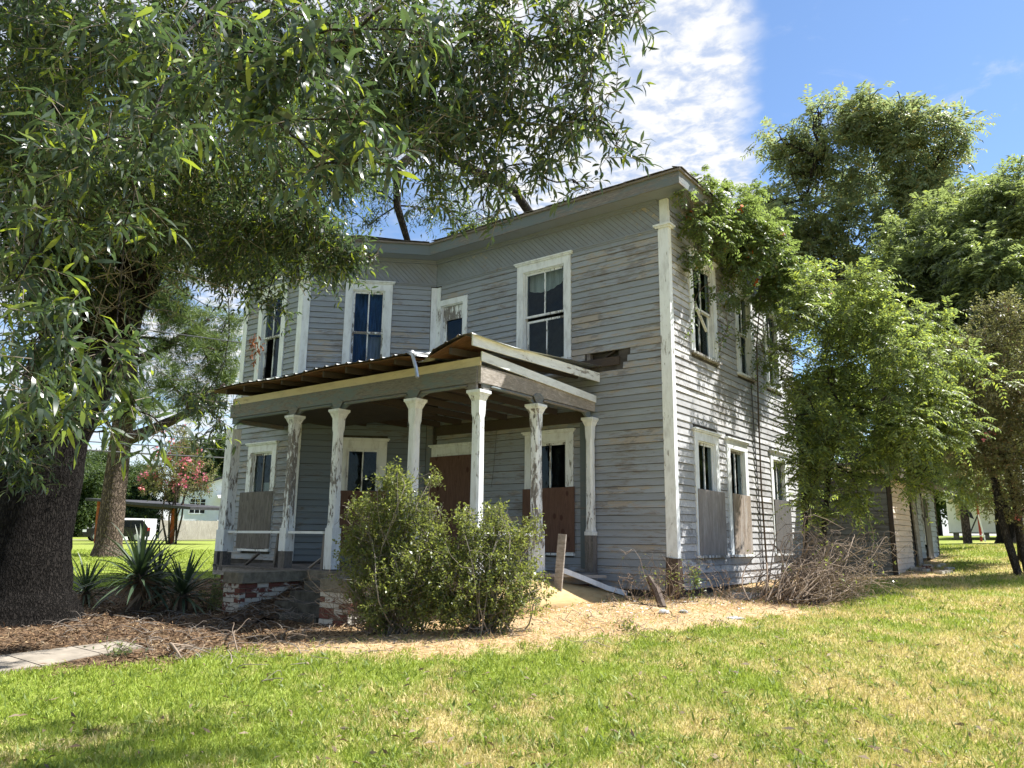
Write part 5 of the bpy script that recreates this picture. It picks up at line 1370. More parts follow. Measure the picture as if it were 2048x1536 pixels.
def trunk(root, pts, rad, mat, n=14, rough=.05, seed=1, name='trunk'):
    rg = np.random.default_rng(seed); mb = MB()
    P_ = [npv(p) for p in pts]; Q = []; S = []
    for i in range(len(P_)-1):
        for t in np.linspace(0, 1, 6)[:-1]: Q.append(P_[i]*(1-t)+P_[i+1]*t); S.append(rad[i]*(1-t)+rad[i+1]*t)
    Q.append(P_[-1]); S.append(rad[-1]); mb.tube(Q, S, n)
    v = np.array(mb.v); ph = rg.uniform(0, 6.28, 4)
    k = np.arange(len(v)) % n; h = v[:, 2]
    f = 1 + rough*(np.sin(k*2*PI/n*3 + ph[0] + h*.5) + .7*np.sin(k*2*PI/n*5 + ph[1] - h*.8)) + rough*.5*rg.normal(size=len(v))
    cen = np.repeat(np.array(Q), n, 0); v = cen + (v - cen)*f[:, None]
    mb.v = [tuple(x) for x in v]
    return mb.build(name, mat, root, True)
def clump(rg, blobs, k, fr, shell=.75):
    """break every blob into smaller clumps with gaps between them"""
    out = []
    for x, y, z, r_ in blobs:
        for q in range(k):
            u = unit(rg.normal(size=3)); d = r_*shell*rg.random()**.5; out.append((x+u[0]*d, y+u[1]*d, z+u[2]*d*.85, r_*fr*rg.uniform(.7, 1.3)))
    return out
def foliage(root, V, F, mat, name='foliage'): return stuff(np_mesh(name, V, F, mat, root, False))
# ---- the great oak on the left, its crown hanging over the camera
oz = gz1(-6.8, -7.15)
oak = thing('oak_tree', (-6.8, -7.15, oz), 'huge oak with dark furrowed trunk and narrow leaves hanging over the lawn', 'tree')
rg = np.random.default_rng(101)
trunk(oak, [(-7.0,-7.36,oz-.15),(-7.0,-7.36,oz+.08),(-7.02,-7.37,oz+.40),(-7.04,-7.38,oz+1.2),(-6.95,-7.32,2.4),(-6.5,-7.1,3.9)], [1.0,.82,.68,.59,.56,.58], M['bark'], 40, .05, 3)
for nm, pts, rad in (('limb', [(-6.5,-7.1,3.6),(-6.0,-7.05,4.2),(-5.3,-7.05,4.75),(-4.75,-7.15,5.3),(-4.3,-7.2,6.3)], [.46,.40,.34,.28,.2]),
                     ('limb', [(-6.6,-7.15,3.7),(-6.9,-7.6,5.0),(-6.6,-8.2,6.8),(-5.9,-8.6,8.6)], [.48,.40,.3,.2]),
                     ('limb', [(-6.45,-7.2,3.7),(-5.8,-7.9,4.9),(-4.6,-8.6,5.8),(-3.2,-9.0,6.2),(-1.8,-9.0,6.1),(-.4,-8.7,5.9)], [.36,.26,.17,.12,.09,.06])):
    trunk(oak, pts, rad, M['bark'], 14, .03, 7, nm)
OAK_TOP += [(1.6,-6.5,9.4,.9),(3.4,-5.0,9.5,.8),(4.7,-4.1,9.4,.75),(5.3,-3.5,9.5,.6),(4.3,-3.6,9.7,.5),(5.6,-4.4,9.4,.5)]
hi = [b for b in OAK_FAR + OAK_TOP]
grow(rg, oak, hi, [(-6.6,-8.2,6.8),(-5.3,-7.05,4.75),(-5.9,-8.6,8.6),(-4.6,-8.6,5.8)], .085, M['bark_limb'], .007, subs=7)
grow(rg, oak, OAK_MID, [(-.4,-8.7,5.9),(-1.8,-9.0,6.1),(-3.2,-9.0,6.2)], .055, M['bark_limb'], .005, subs=6)
VF = []; FF_ = []; off = 0
def acc(V, F):
    global off
    VF.append(V); FF_.append(F + off); off += len(V)
def flush(root, mat, name='foliage'):
    global VF, FF_, off
    o = foliage(root, np.concatenate(VF), np.concatenate(FF_), mat, name); VF = []; FF_ = []; off = 0; return o
TWV = []; TWF = []; twoff = 0
def tw(a, v, r0, droop=.15):
    global twoff
    V, F = twig_arrays(a, v, r0, droop); TWV.append(V); TWF.append(F + twoff); twoff += len(V)
def twflush(root, mat, name='twigs'):
    global TWV, TWF, twoff
    o = stuff(np_mesh(name, np.concatenate(TWV), np.concatenate(TWF), mat, root, True)); TWV = []; TWF = []; twoff = 0; return o
# distant part of the crown
c, ow = in_blobs(rg, OAK_FAR, 245, .85, .5)
p, d, n, ta, tv = sprays(rg, c, ow, OAK_FAR, .55, 15, .35, .8, .3)
acc(*leaf_arrays(p, d, n, rg.uniform(.09, .15, len(p)), rg.uniform(.024, .036, len(p)))); tw(ta, tv, .004)
OAK_TOP += [(1.6,-6.5,9.4,.9),(3.4,-5.3,9.5,.85),(4.4,-4.7,9.3,.9),(3.9,-4.2,9.6,.6)][:0]
c, ow = in_blobs(rg, OAK_TOP, 75, .8, .5)
p, d, n, ta, tv = sprays(rg, c, ow, OAK_TOP, .8, 14, .2, .8, .2)
acc(*leaf_arrays(p, d, n, rg.uniform(.10, .16, len(p)), rg.uniform(.03, .045, len(p))))
flush(oak, M['leaf_oak'])
# middle part
c, ow = in_blobs(rg, OAK_MID, 330, .85, .55)
p, d, n, ta, tv = sprays(rg, c, ow, OAK_MID, .34, 11, .25, .8, .25)
acc(*leaf_arrays(p, d, n, rg.uniform(.07, .17, len(p)), rg.uniform(.018, .033, len(p)), 'long', rg.uniform(-.08, .38, (len(p), 1)))); tw(ta, tv, .0055)
flush(oak, M['leaf_oak'])
# nearest sprays: whole leaves one by one
nb = []
c, ow = in_blobs(rg, OAK_NEAR, 420, .9, .6)
K = 9
p, d, n, ta, tv = sprays(rg, c, ow, OAK_NEAR, .20, K, .35, .75, .38)
L = rg.uniform(.085, .145, len(p)); Wd = rg.uniform(.017, .026, len(p)); tw(ta, tv, .0028, .2)
twflush(oak, M['twig'])
dist = np.linalg.norm(p - CAMV, axis=1)
sel = np.argsort(dist - L*8)[:280]; msk = np.ones(len(p), bool); msk[sel] = False
acc(*leaf_arrays(p[msk], d[msk], n[msk], L[msk], Wd[msk], 'long', rg.uniform(-.05, .4, (int(msk.sum()), 1)))); flush(oak, M['leaf_oak'])
grow(rg, oak, OAK_NEAR, [(-.15,-8.72,5.38),(.89,-8.33,5.26),(-1.9,-9.4,5.5)], .02, M['bark_limb'], .0035, subs=4)
mb = MB(); pts, rr = limb(rg, (.89,-8.33,5.26), (3.25,-10.42,2.94), .016, .006, .06, 9, .06); mb.tube(pts, rr, 5)
nbr = mb.build('branch', M['bark_limb'], oak, True); nbr['label'] = 'long thin boughs reaching out overhead towards the camera'
LM = []
for q in range(6):
    V, F = leaf_arrays(np.zeros((1,3)), np.array([[1.,0,0]]), np.array([[0,.12*(q-3)*.3,1.]]), [1.], [.15 + .02*q], 'long', .05 + .05*q)
    me = bpy.data.meshes.new('leaf'); me.from_pydata([tuple(x) for x in V], [], [tuple(int(y) for y in f) for f in F]); me.materials.append(M['leaf_oak']); me.shade_smooth(); LM.append(me)
def frame_mat(pos, dd, nn, s):
    x = unit(dd); y = unit(np.cross(nn, x)); z = np.cross(x, y)
    return Matrix(((x[0]*s, y[0]*s, z[0]*s, pos[0]), (x[1]*s, y[1]*s, z[1]*s, pos[1]), (x[2]*s, y[2]*s, z[2]*s, pos[2]), (0, 0, 0, 1)))
ol = npv(ROOTLOC[oak.name])
for i, q in enumerate(sel):
    o = link('leaf', LM[i % 6], nbr); o.matrix_basis = frame_mat(p[q] - ol, d[q], n[q], L[q])
mb = MB()        # pale dead twigs before the fork of the trunk
for q in range(30):
    s = npv((-3.9, -7.9, 4.35)) + rg.normal(size=3)*npv((.5, .4, .35)); pts, rr = limb(rg, s, s + unit(rg.normal(size=3)*.6 + npv((.7, .5, -.05)))*rg.uniform(.5, 1.5), .008, .0025, -.06, 8, .16); mb.tube(pts, rr, 4, False)
    for k in range(2): p2, r2_ = limb(rg, pts[3+k*2], pts[3+k*2] + unit(rg.normal(size=3))*rg.uniform(.2, .5), .005, .002, 0, 5, .15); mb.tube(p2, r2_, 3, False)
stuff(mb.build('dead_twigs', M['twig'], oak, True))
# ---- broken limb and thin greenery over the roof
bt = thing('roof_tree', (-6.6, 8.5, gz1(-6.6, 8.5)), 'thin leafy tree behind the house with a dark limb bending down onto the roof', 'tree')
rg = np.random.default_rng(12)
trunk(bt, [(-6.6,8.5,gz1(-6.6,8.5)-.2),(-6.5,8.2,4.),(-6.2,7.0,8.5)], [.25,.2,.15], M['bark_limb'], 9, .03)
trunk(bt, [(-6.2,7.0,8.5),(-5.9,3.0,10.2),(-5.75,-.6,9.9),(-5.96,-1.25,9.1),(-6.12,-1.05,8.3),(-6.02,-.72,7.42)], [.13,.12,.11,.10,.085,.07], M['bark_limb'], 8, .03, 4, 'limb')
grow(rg, bt, HANG, [(-5.9,-1.,9.3),(-6.12,-1.05,8.3),(-5.75,-.6,9.9)], .04, M['bark_limb'], .008, subs=7)
c, ow = in_blobs(rg, HANG, 320, .85, .7); p, d, n, ta, tv = sprays(rg, c, ow, HANG, .4, 9, .3)
acc(*leaf_arrays(p, d, n, rg.uniform(.08, .13, len(p)), rg.uniform(.018, .028, len(p)))); flush(bt, M['leaf_oak'])
# ---- pine on the left
pz = gz1(-20.44, .11)
pine = thing('pine_tree', (-20.44, .11, pz), 'tall pine with a stout reddish brown trunk left of the house', 'tree'); rg = np.random.default_rng(31)
trunk(pine, [(-20.44,.11,pz-.2),(-20.42,.1,pz+.4),(-20.35,.06,2.5),(-20.24,.03,4.5),(-20.05,-.1,7.5),(-19.8,-.2,11),(-19.6,-.1,15)], [.60,.42,.36,.33,.28,.22,.14], M['bark_pine'], 16, .03, 2)
trunk(pine, [(-20.24,.1,4.0),(-19.9,.75,4.35),(-19.3,1.8,5.1),(-18.6,2.7,6.2)], [.24,.20,.14,.07], M['bark_pine'], 9, .03, 5, 'limb')
trunk(pine, [(-20.1,-.05,6.6),(-19.8,1.0,7.4),(-19.2,2.2,8.6)], [.18,.13,.06], M['bark_pine'], 8, .03, 6, 'limb')
PN = PINE + [(-19.6,1.5,10.8,1.5),(-20.3,-1.4,11.4,1.6),(-19.7,.3,13,1.7),(-19.5,-.2,15.2,1.5),(-19.5,2.6,7.9,1.0),(-19.3,1.4,8.4,1.0),(-18.9,3.0,6.6,.8),(-19.6,.6,9.0,1.1)]
grow(rg, pine, PN, [(-20.05,-.1,7.5),(-19.9,-.15,9.5),(-19.3,1.8,5.1),(-19.7,-.2,12.)], .10, M['bark_pine'], .02, subs=6)
c, ow = in_blobs(rg, PN, 62, .8, .6)
Np = len(c); K = 34; dd = unit(rg.normal(size=(Np, K, 3)) + np.array([0,0,.35])); pp_ = np.repeat(c[:, None], K, 1) + dd*.03
acc(*leaf_arrays(pp_.reshape(-1,3), dd.reshape(-1,3), unit(rg.normal(size=(Np*K, 3))), rg.uniform(.22, .34, Np*K), np.full(Np*K, .02))); flush(pine, M['leaf_pine'])
# ---- pecan behind the house, the tallest crown on the right
pc = thing('pecan_tree', (-.6, 19.8, gz1(-.6, 19.8)), 'tall spreading pecan tree rising above the right end of the roof', 'tree'); rg = np.random.default_rng(41)
pz = gz1(-.6, 19.8)
trunk(pc, [(-.6,19.8,pz-.2),(-.55,19.8,4),(-.5,19.7,8),(-.6,19.6,10.5)], [.5,.38,.32,.26], M['bark_limb'], 10, .03)
grow(rg, pc, PECAN, [(-.6,19.6,10.5),(-.5,19.7,8.5)], .26, M['bark_limb'], .04, subs=12)
PCC = clump(rg, PECAN, 8, .38, .95); c, ow = in_blobs(rg, PCC, 92, .85, .6); p, d, n, ta, tv = pinnate(rg, c, ow, PCC, .55, 12, .32)
acc(*leaf_arrays(p, d, n, rg.uniform(.17, .26, len(p)), rg.uniform(.055, .08, len(p)))); flush(pc, M['leaf_pecan'])
# ---- darker broad trees to its right
rt_ = thing('shade_tree', (3.4, 14.6, gz1(3.4, 14.6)), 'dense dark green tree at the right edge with low yellow-green sprays over the shed', 'tree'); rg = np.random.default_rng(43)
trunk(rt_, [(4.10,11.2,gz1(4.07,11.2)-.2),(4.13,11.2,1.6),(4.15,11.25,3.2),(3.9,12.2,4.8)], [.12,.085,.075,.07], M['bark_limb'], 9, .04)
grow(rg, rt_, RTREE, [(3.6,13.2,4.6)], .15, M['bark_limb'], .018, subs=9)
RTC = clump(rg, RTREE, 7, .40, .9); c, ow = in_blobs(rg, RTC, 200, .85, .55); p, d, n, ta, tv = pinnate(rg, c, ow, RTC, .45, 12, .35)
acc(*leaf_arrays(p, d, n, rg.uniform(.13, .20, len(p)), rg.uniform(.042, .062, len(p)))); flush(rt_, M['leaf_rtree'])
# ---- crape myrtle, right edge
def flowers(root, mats, spots, rg, size, name='flower_cluster'):
    for i, s_ in enumerate(spots):
        K = 16; dd = unit(rg.normal(size=(K, 3))); q = npv(s_) + dd*size*rg.uniform(.2, 1., (K, 1))*np.array([.8,.8,1.3])
        V, F = leaf_arrays(q, dd, unit(rg.normal(size=(K, 3))), np.full(K, size*.8), np.full(K, size*.7)); np_mesh(name, V, F, mats[i % len(mats)], root)
cr = thing('crape_myrtle', (4.3, 8.1, gz1(4.3, 8.1)), 'brownish crape myrtle with a few pink blooms at the right edge', 'tree'); rg = np.random.default_rng(44)
for k in range(4):
    a = rg.uniform(-.25, .25, 2); trunk(cr, [(4.42+a[0],8.1+a[1],gz1(4.3,8.1)-.1),(4.35+a[0]*1.6,8.1+a[1]*1.6,1.2),(4.33+a[0]*2,8.1+a[1]*2,2.4)], [.06,.05,.035], M['bark_limb'], 7, .03)
grow(rg, cr, CRAPE, [(4.3,8.0,2.4),(4.4,8.1,1.6)], .05, M['bark_limb'], .010, subs=9)
c, ow = in_blobs(rg, CRAPE, 380, .85, .5); p, d, n, ta, tv = sprays(rg, c, ow, CRAPE, .32, 11, .05, .8, .15, .2)
acc(*leaf_arrays(p, d, n, rg.uniform(.05, .085, len(p)), rg.uniform(.028, .042, len(p)))); tw(ta, tv, .004); flush(cr, M['leaf_crape']); twflush(cr, M['stem_brown'])
flowers(cr, [M['flower_pink'], M['flower_red']], [c[i] + unit(npv((0,0,1.)) + npv(c[i]) - npv(CRAPE[ow[i]][:3]))*.10 for i in rg.choice(len(c), 18, False)], rg, .07)
# ---- bright sapling against the side wall
sp = thing('sapling_tree', (1.3, 3.95, gz1(1.3, 3.95)), 'bright yellow-green young tree crowding against the side wall of the house', 'tree'); rg = np.random.default_rng(45)
sz_ = gz1(1.3, 3.95)
trunk(sp, [(1.0,3.75,sz_-.1),(1.05,3.7,1.2),(1.25,3.6,2.4)], [.06,.05,.04], M['bark_limb'], 7, .03)
trunk(sp, [(1.25,3.95,sz_-.1),(1.35,3.9,1.1),(1.6,3.7,2.4),(1.9,3.8,3.6)], [.07,.06,.05,.035], M['bark_limb'], 7, .03)
grow(rg, sp, SAP, [(1.25,3.6,2.4),(1.9,3.8,3.6),(1.6,3.7,2.4)], .045, M['bark_limb'], .008, subs=9)
SPC = clump(rg, SAP, 7, .42, .9); c, ow = in_blobs(rg, SPC, 300, .85, .55); p, d, n, ta, tv = pinnate(rg, c, ow, SPC, .34, 14, .38)
acc(*leaf_arrays(p, d, n, rg.uniform(.075, .125, len(p)), rg.uniform(.026, .040, len(p)))); tw(ta, tv, .0035, .35); flush(sp, M['leaf_sap']); twflush(sp, M['stem_brown'])
# ---- trumpet vine over the roof corner
vn = thing('trumpet_vine', (.3, 3.9, gz1(.3, 3.9)), 'trumpet vine with orange flowers spilling over the roof corner and side wall', 'vine'); rg = np.random.default_rng(46)
mb = MB(); mb.tube([(.12,4.05,.1),(.1,4.0,2.),(.14,3.95,3.6),(.2,3.9,5.2),(.5,3.6,6.6)], [.02,.018,.016,.014,.012], 6); mb.build('stem', M['stem_brown'], vn, True)
grow(rg, vn, VINE, [(.5,3.6,6.6),(.5,2.2,6.9)], .018, M['stem_brown'], .005, subs=7)
c, ow = in_blobs(rg, VINE, 1000, .85, .5); kk = (c[:, 0] > .08) | (c[:, 2] > 7.5); c = c[kk]; ow = ow[kk]
p, d, n, ta, tv = pinnate(rg, c, ow, VINE, .22, 10, .35, .0)
acc(*leaf_arrays(p, d, n, rg.uniform(.055, .10, len(p)), rg.uniform(.034, .055, len(p)))); tw(ta, tv, .003, .3); flush(vn, M['leaf_vine']); twflush(vn, M['stem_brown'])
me = MB(); me.lathe((0,0,0), [(.006,0),(.009,.03),(.014,.055),(.034,.075),(.036,.078)], 7)
for i, q in enumerate(rg.choice(np.where(ow < 18)[0], 20, False)):
    base = c[q] + unit(c[q] - npv(VINE[ow[q]][:3]) + npv((.35,-.5,.1)))*.14
    for k in range(3):
        dd = unit(rg.normal(size=3)+npv((.3,-.5,.2))); x = unit(np.cross(dd, (.1,.3,.9))); y = np.cross(dd, x)
        mb = MB() if k == 0 else mb
        mb.add([base + (x*v_[0] + y*v_[1] + dd*v_[2])*1.05 for v_ in me.v], me.f)
    mb.build('flower', M['flower_orange'], vn)
mb = MB()
for k in range(9):     # runners trailing down the wall
    y0 = rg.uniform(.5, 5.2); z0 = rg.uniform(5.2, 6.4); L_ = rg.uniform(.5, 1.6)
    pts, rr = limb(rg, (.35, y0, z0), (.08, y0 + rg.normal(0, .25), z0 - L_), .008, .003, .03, 7, .08); mb.tube(pts, rr, 4, False)
    q = np.repeat(np.array(pts[2:]), 7, 0) + rg.normal(size=((len(pts)-2)*7, 3))*.05; q[:, 0] = np.maximum(q[:, 0], .06)
    acc(*leaf_arrays(q, unit(rg.normal(size=q.shape) + npv((.3, -.2, -.4))), unit(rg.normal(size=q.shape)*.6 + npv((.6, -.2, .6))), rg.uniform(.05, .09, len(q)), rg.uniform(.03, .05, len(q))))
stuff(mb.build('runners', M['stem_brown'], vn, True)); flush(vn, M['leaf_vine'])
# creeper along the roof edge
rv = thing('roof_creeper', (-5.2, 0, 7.5), 'low green creeper growing along the shingled roof edge above the bay corner', 'creeper'); rg = np.random.default_rng(47)
RV = [(-5.3+.35*i, .05+.03*i, 7.78-.02*i, .20) for i in range(5)] + [(-4.9,.1,7.9,.16),(-4.3,.2,7.85,.14)]
grow(rg, rv, RV, [(-5.2,.1,7.55)], .01, M['stem_brown'], .004, subs=5)
c, ow = in_blobs(rg, RV, 1500, .7, .6); p, d, n, ta, tv = sprays(rg, c, ow, RV, .14, 6, 0)
acc(*leaf_arrays(p, d, n, rg.uniform(.05, .08, len(p)), rg.uniform(.03, .05, len(p)))); flush(rv, M['leaf_vine'])
# ---- shrubs before the porch
def shrub(name, blobs, base, label, seed, extra=0):
    rg = np.random.default_rng(seed); z = gz1(*base)
    t = thing(name, (base[0], base[1], z), label, 'shrub')
    st = MB()
    for b in blobs:
        for q in range(6):
            e = npv(b[:3]) + unit(rg.normal(size=3))*b[3]*rg.uniform(.5, 1.15); e[2] = max(e[2], z+.03)
            s = npv((base[0]+rg.normal(0,.14), base[1]+rg.normal(0,.14), z-.03))
            pts, rr = limb(rg, s, e, .013, .003, .10, 7, .10); st.tube(pts, rr, 4, False)
            for k in range(3):
                e2 = pts[5] + unit(rg.normal(size=3) + npv((0,0,.3)))*rg.uniform(.15,.35); p2, r2_ = limb(rg, pts[3+k], e2, .005, .002, .05, 4, .12); st.tube(p2, r2_, 3, False)
    stuff(st.build('stems', M['twig'], t, True))
    c, ow = in_blobs(rg, blobs, 2050, .95, .42); kk = c[:, 2] > gz(c[:,0], c[:,1]) + .05; c = c[kk]; ow = ow[kk]
    gap = np.sin(c[:,0]*9+1)*np.sin(c[:,1]*8)*np.sin(c[:,2]*10+2); kk = (gap < .30); c = c[kk]; ow = ow[kk]
    p, d, n, ta, tv = sprays(rg, c, ow, blobs, .21, 10, 0, .7, .0, .55)
    V, F = leaf_arrays(p, d, n, rg.uniform(.032, .058, len(p)), rg.uniform(.020, .032, len(p)), 'diamond', .1)
    foliage(t, V, F, M['leaf_shrub']); V, F = twig_arrays(ta, tv, .0025, 0); stuff(np_mesh('twigs', V, F, M['twig'], t, True))
    return t
s1_ = shrub('porch_shrub', LSHRUB, (-1.55, -4.95), 'tall ragged evergreen shrub before the steps, with bare grey twigs at its left foot', 51)
s2_ = shrub('porch_shrub', RSHRUB, (-.55, -4.45), 'rounder sunlit yellow-green shrub before the right end of the porch', 52)
rg = np.random.default_rng(53); mb = MB()
for q in range(60):     # bare twigs on the left foot of the tall shrub
    s = npv((-1.75+rg.normal(0,.1), -5.15+rg.normal(0,.1), gz1(-1.75,-5.15))); e = s + npv((rg.uniform(-.75,.1), rg.uniform(-.35,.1), rg.uniform(.1,.75)))
    pts, rr = limb(rg, s, e, .007, .0025, .12, 7, .18); mb.tube(pts, rr, 4, False)
    for k in range(3):
        e2 = pts[4+k] + unit(rg.normal(size=3))*rg.uniform(.08,.22); p2, r2_ = limb(rg, pts[3+k], e2, .004, .0018, 0, 4, .2); mb.tube(p2, r2_, 3, False)
stuff(mb.build('bare_twigs', M['dead_twig'], s1_, True))
# dry vine hair hanging on the tall shrub
# ---- yuccas left of the steps
YM = []
for q in range(5):
    n_ = 6; prof = [0,.15,.4,.65,.85,1.]; wv = [.6,.85,1.,.85,.5,.03]; cv = [0,.004,.0,-.02-.02*q,-.06-.04*q,-.12-.06*q]
    vs = []
    for t, w_, k in zip(prof, wv, cv): vs += [(t, .028*w_, k+.008*w_), (t, 0, k), (t, -.028*w_, k+.008*w_)]
    fs = []
    for i in range(n_-1): fs += [(3*i, 3*i+3, 3*i+4, 3*i+1), (3*i+1, 3*i+4, 3*i+5, 3*i+2)]
    me = bpy.data.meshes.new('leaf'); me.from_pydata(vs, [], fs); me.materials.append(M['leaf_yucca']); me.shade_smooth(); YM.append(me)
def yucca(x, y, h, n_, ln, dead, label, seed):
    rg = np.random.default_rng(seed); z = gz1(x, y); t = thing('yucca_plant', (x, y, z), label, 'yucca', 'yuccas between the oak and the porch')
    mb = MB(); mb.tube([(x,y,z-.05),(x+.03,y,z+h*.6),(x,y,z+h)], [.09,.08,.06], 8); mb.build('stem', M['stem_brown'], t, True)
    for i in range(n_):
        f = (i+.5)/n_; az = i*2.399; el = math.asin(min(1, -.15 + 1.13*f)); dd = npv((math.cos(az)*math.cos(el), math.sin(az)*math.cos(el), math.sin(el)))
        nn = npv((-math.cos(az)*math.sin(el), -math.sin(az)*math.sin(el), math.cos(el))) + rg.normal(size=3)*.12
        o = link('leaf', YM[int(rg.integers(0, 5)) if f < .75 else 0], t); o.matrix_basis = frame_mat(npv((0,0,h*(.75+.3*f))), dd + rg.normal(size=3)*.06, nn, ln*rg.uniform(.8, 1.12))
    if dead:
        V, F = leaf_arrays(npv((x,y,z+h)) + rg.normal(size=(dead,3))*npv((.07,.07,.06)), unit(rg.normal(size=(dead,3))*npv((.45,.45,.1)) + npv((0,0,-1))), unit(rg.normal(size=(dead,3))), rg.uniform(.4,.62,dead), np.full(dead,.045), 'long', .05)
        stuff(np_mesh('dead_leaves', V, F, M['leaf_dead'], t))
yucca(-7.05, -5.60, .58, 95, .98, 70, 'largest yucca, its spiky rosette raised over a skirt of pale dead leaves', 61)
yucca(-6.55, -5.10, .28, 85, .80, 16, 'low yucca rosette nearest the brick wall by the steps', 62)
yucca(-8.7, -5.70, .22, 60, .70, 10, 'yucca half hidden behind the right side of the oak trunk', 63)
yucca(-7.7, -4.95, .45, 60, .75, 20, 'yucca standing behind the largest one', 64)
# ---- low dark ground cover between yuccas and porch
rg = np.random.default_rng(65); gc = [(-6.6+.25*i, -4.5+.12*math.sin(i*2), -.12+.1*(i%2), .26) for i in range(4)]
t = thing('weed_clump', (-6.2, -4.5, gz1(-6.2,-4.5)), 'dark tangle of weeds and stalks against the left end of the porch', 'weeds')
c, ow = in_blobs(rg, gc, 700, .9, .5); p, d, n, ta, tv = sprays(rg, c, ow, gc, .2, 6, 0, .7, .1, .5); V, F = leaf_arrays(p, d, n, rg.uniform(.05,.1,len(p)), rg.uniform(.015,.03,len(p))); foliage(t, V, F, M['leaf_rtree'])
# ---- crape myrtle, left background
cz = gz1(-32.84, 9.2); cl = thing('crape_myrtle', (-32.84, 9.2, cz), 'multi stemmed crape myrtle full of pink and coral blooms beyond the pine', 'tree'); rg = np.random.default_rng(71)
CL = [(-32.9,9.2,5.6,.75),(-32.9,8.6,5.0,.85),(-33,9.9,5.0,.85),(-32.9,8.2,4.2,.9),(-32.9,9.3,4.3,1.0),(-33.,10.4,4.2,.9),(-33,7.9,3.4,.8),(-32.8,9.0,3.4,.9),(-33,10.2,3.3,.8),(-33,10.9,3.4,.6),(-33,9.3,6.3,.45),(-33,8.8,6.4,.4)]
for k in range(7):
    a = rg.uniform(-.22,.22,2); b = rg.uniform(-1.1,1.1,2); trunk(cl, [(-32.84+a[0],9.2+a[1],cz-.1),(-32.84+a[0]*2+b[0]*.3,9.2+a[1]*2+b[1]*.3,cz+1.4),(-32.84+b[0],9.2+b[1],3.4)], [.06,.05,.035], M['bark_pine'], 6, .02)
grow(rg, cl, CL, [(-32.84,9.2,2.8)], .05, M['bark_pine'], .014, subs=6)
c, ow = in_blobs(rg, CL, 130, .9, .5); p, d, n, ta, tv = sprays(rg, c, ow, CL, .4, 9, 0, .8, .1, .3); acc(*leaf_arrays(p, d, n, rg.uniform(.09,.14,len(p)), rg.uniform(.05,.075,len(p)))); flush(cl, M['leaf_crape'])
kk = np.where(c[:,2] > 3.1)[0]; flowers(cl, [M['flower_pink'], M['flower_red'], M['flower_pink']], [c[i] + unit(c[i]-npv(CL[ow[i]][:3])+npv((.4,-.4,.5)))*.30 for i in rg.choice(kk, 46, False)], rg, .15)
# ---- trees closing the far views
def far_tree(x, y, h, r_, label, seed, mat='leaf_far', lo=.35, name='background_tree'):
    rg = np.random.default_rng(seed); z = gz1(x, y); t = thing(name, (x, y, z), label, 'tree', 'background trees')
    trunk(t, [(x,y,z-.3),(x+.1,y,z+h*.3),(x,y+.1,z+h*.6)], [h*.03,h*.024,h*.014], M['bark_limb'], 8, .03, seed)
    B_ = [(x+rg.normal(0,r_*.42), y+rg.normal(0,r_*.42), z+h*(lo+(1-lo)*f*.86), r_*rg.uniform(.38,.55)*(1.15-.5*f)) for f in np.linspace(.08, 1, 13)]
    grow(rg, t, B_, [(x,y,z+h*.45)], h*.012, M['bark_limb'], .03, subs=4)
    c, ow = in_blobs(rg, B_, 34*(4/r_)**1.2*4, .85, .5); p, d, n, ta, tv = sprays(rg, c, ow, B_, .9, 9, .1, .8, .1); s_ = h/40
    V, F = leaf_arrays(p, d, n, rg.uniform(.6,1.,len(p))*s_*1.5, rg.uniform(.4,.6,len(p))*s_*1.2); foliage(t, V, F, M[mat])
for i, (x, y, h, r_, lab) in enumerate([
 (-74,36,11,4.5,'round green tree behind the roof of the white bungalow'),(-78,44,14,5.5,'large green tree right of the bungalow, half hidden by the house'),
 (-84,26,10,5,'far green tree left of the bungalow roof'),(-80,14,11,5.5,'dark green tree far behind the black parked car'),(-72,3,12,6,'green tree far left behind the oak trunk'),
 (-66,-6,11,5.5,'leftmost far tree beyond the oak'),(-70,54,13,6,'background tree behind the house, nearest its left rear'),(-40,44,13,6,'background tree behind the middle of the house'),
 (-14,48,14,6,'background tree behind the shed'),(-6,66,13,6,'far tree seen between the shed and the white cottage'),(8,52,12,6,'tree standing behind the white cottage'),(18,46,14,7,'large tree right of the white cottage'),(24,30,13,6,'background tree beyond the right edge'),(-80,24,8,4.5,'low bushy tree left of the bungalow gable'),(-79,29.5,8.5,4,'low bushy tree just behind the crape myrtle'),(-76,18.5,7,4,'low tree directly behind the parked car')]):
    far_tree(x, y, h, r_, lab, 200+i, lo=.10 if h < 9 else .30)
# big dark trunk on the right lawn
z = gz1(2.35, 28.7); bt2 = thing('trunk_tree', (2.35, 28.7, z), 'broad dark trunked tree on the right lawn in front of the white cottage', 'tree'); rg = np.random.default_rng(90)
trunk(bt2, [(2.35,28.7,z-.2),(2.35,28.7,z+.3),(2.35,28.65,z+2),(2.4,28.6,z+5)], [.62,.42,.36,.34], M['bark'], 14, .04, 9)
BT = [(2.4,28.6,8,2.2),(1.2,28.2,7,1.8),(3.8,28.6,7.4,2.),(2.2,29.5,10,2.2),(4.4,29,5.6,1.6),(.6,29.2,9,1.8)]
grow(rg, bt2, BT, [(2.4,28.6,5.8)], .2, M['bark_limb'], .03, subs=5); c, ow = in_blobs(rg, BT, 60, .85, .5); p, d, n, ta, tv = sprays(rg, c, ow, BT, .7, 10, .1)
V, F = leaf_arrays(p, d, n, rg.uniform(.16,.26,len(p)), rg.uniform(.08,.12,len(p))); foliage(bt2, V, F, M['leaf_rtree'])
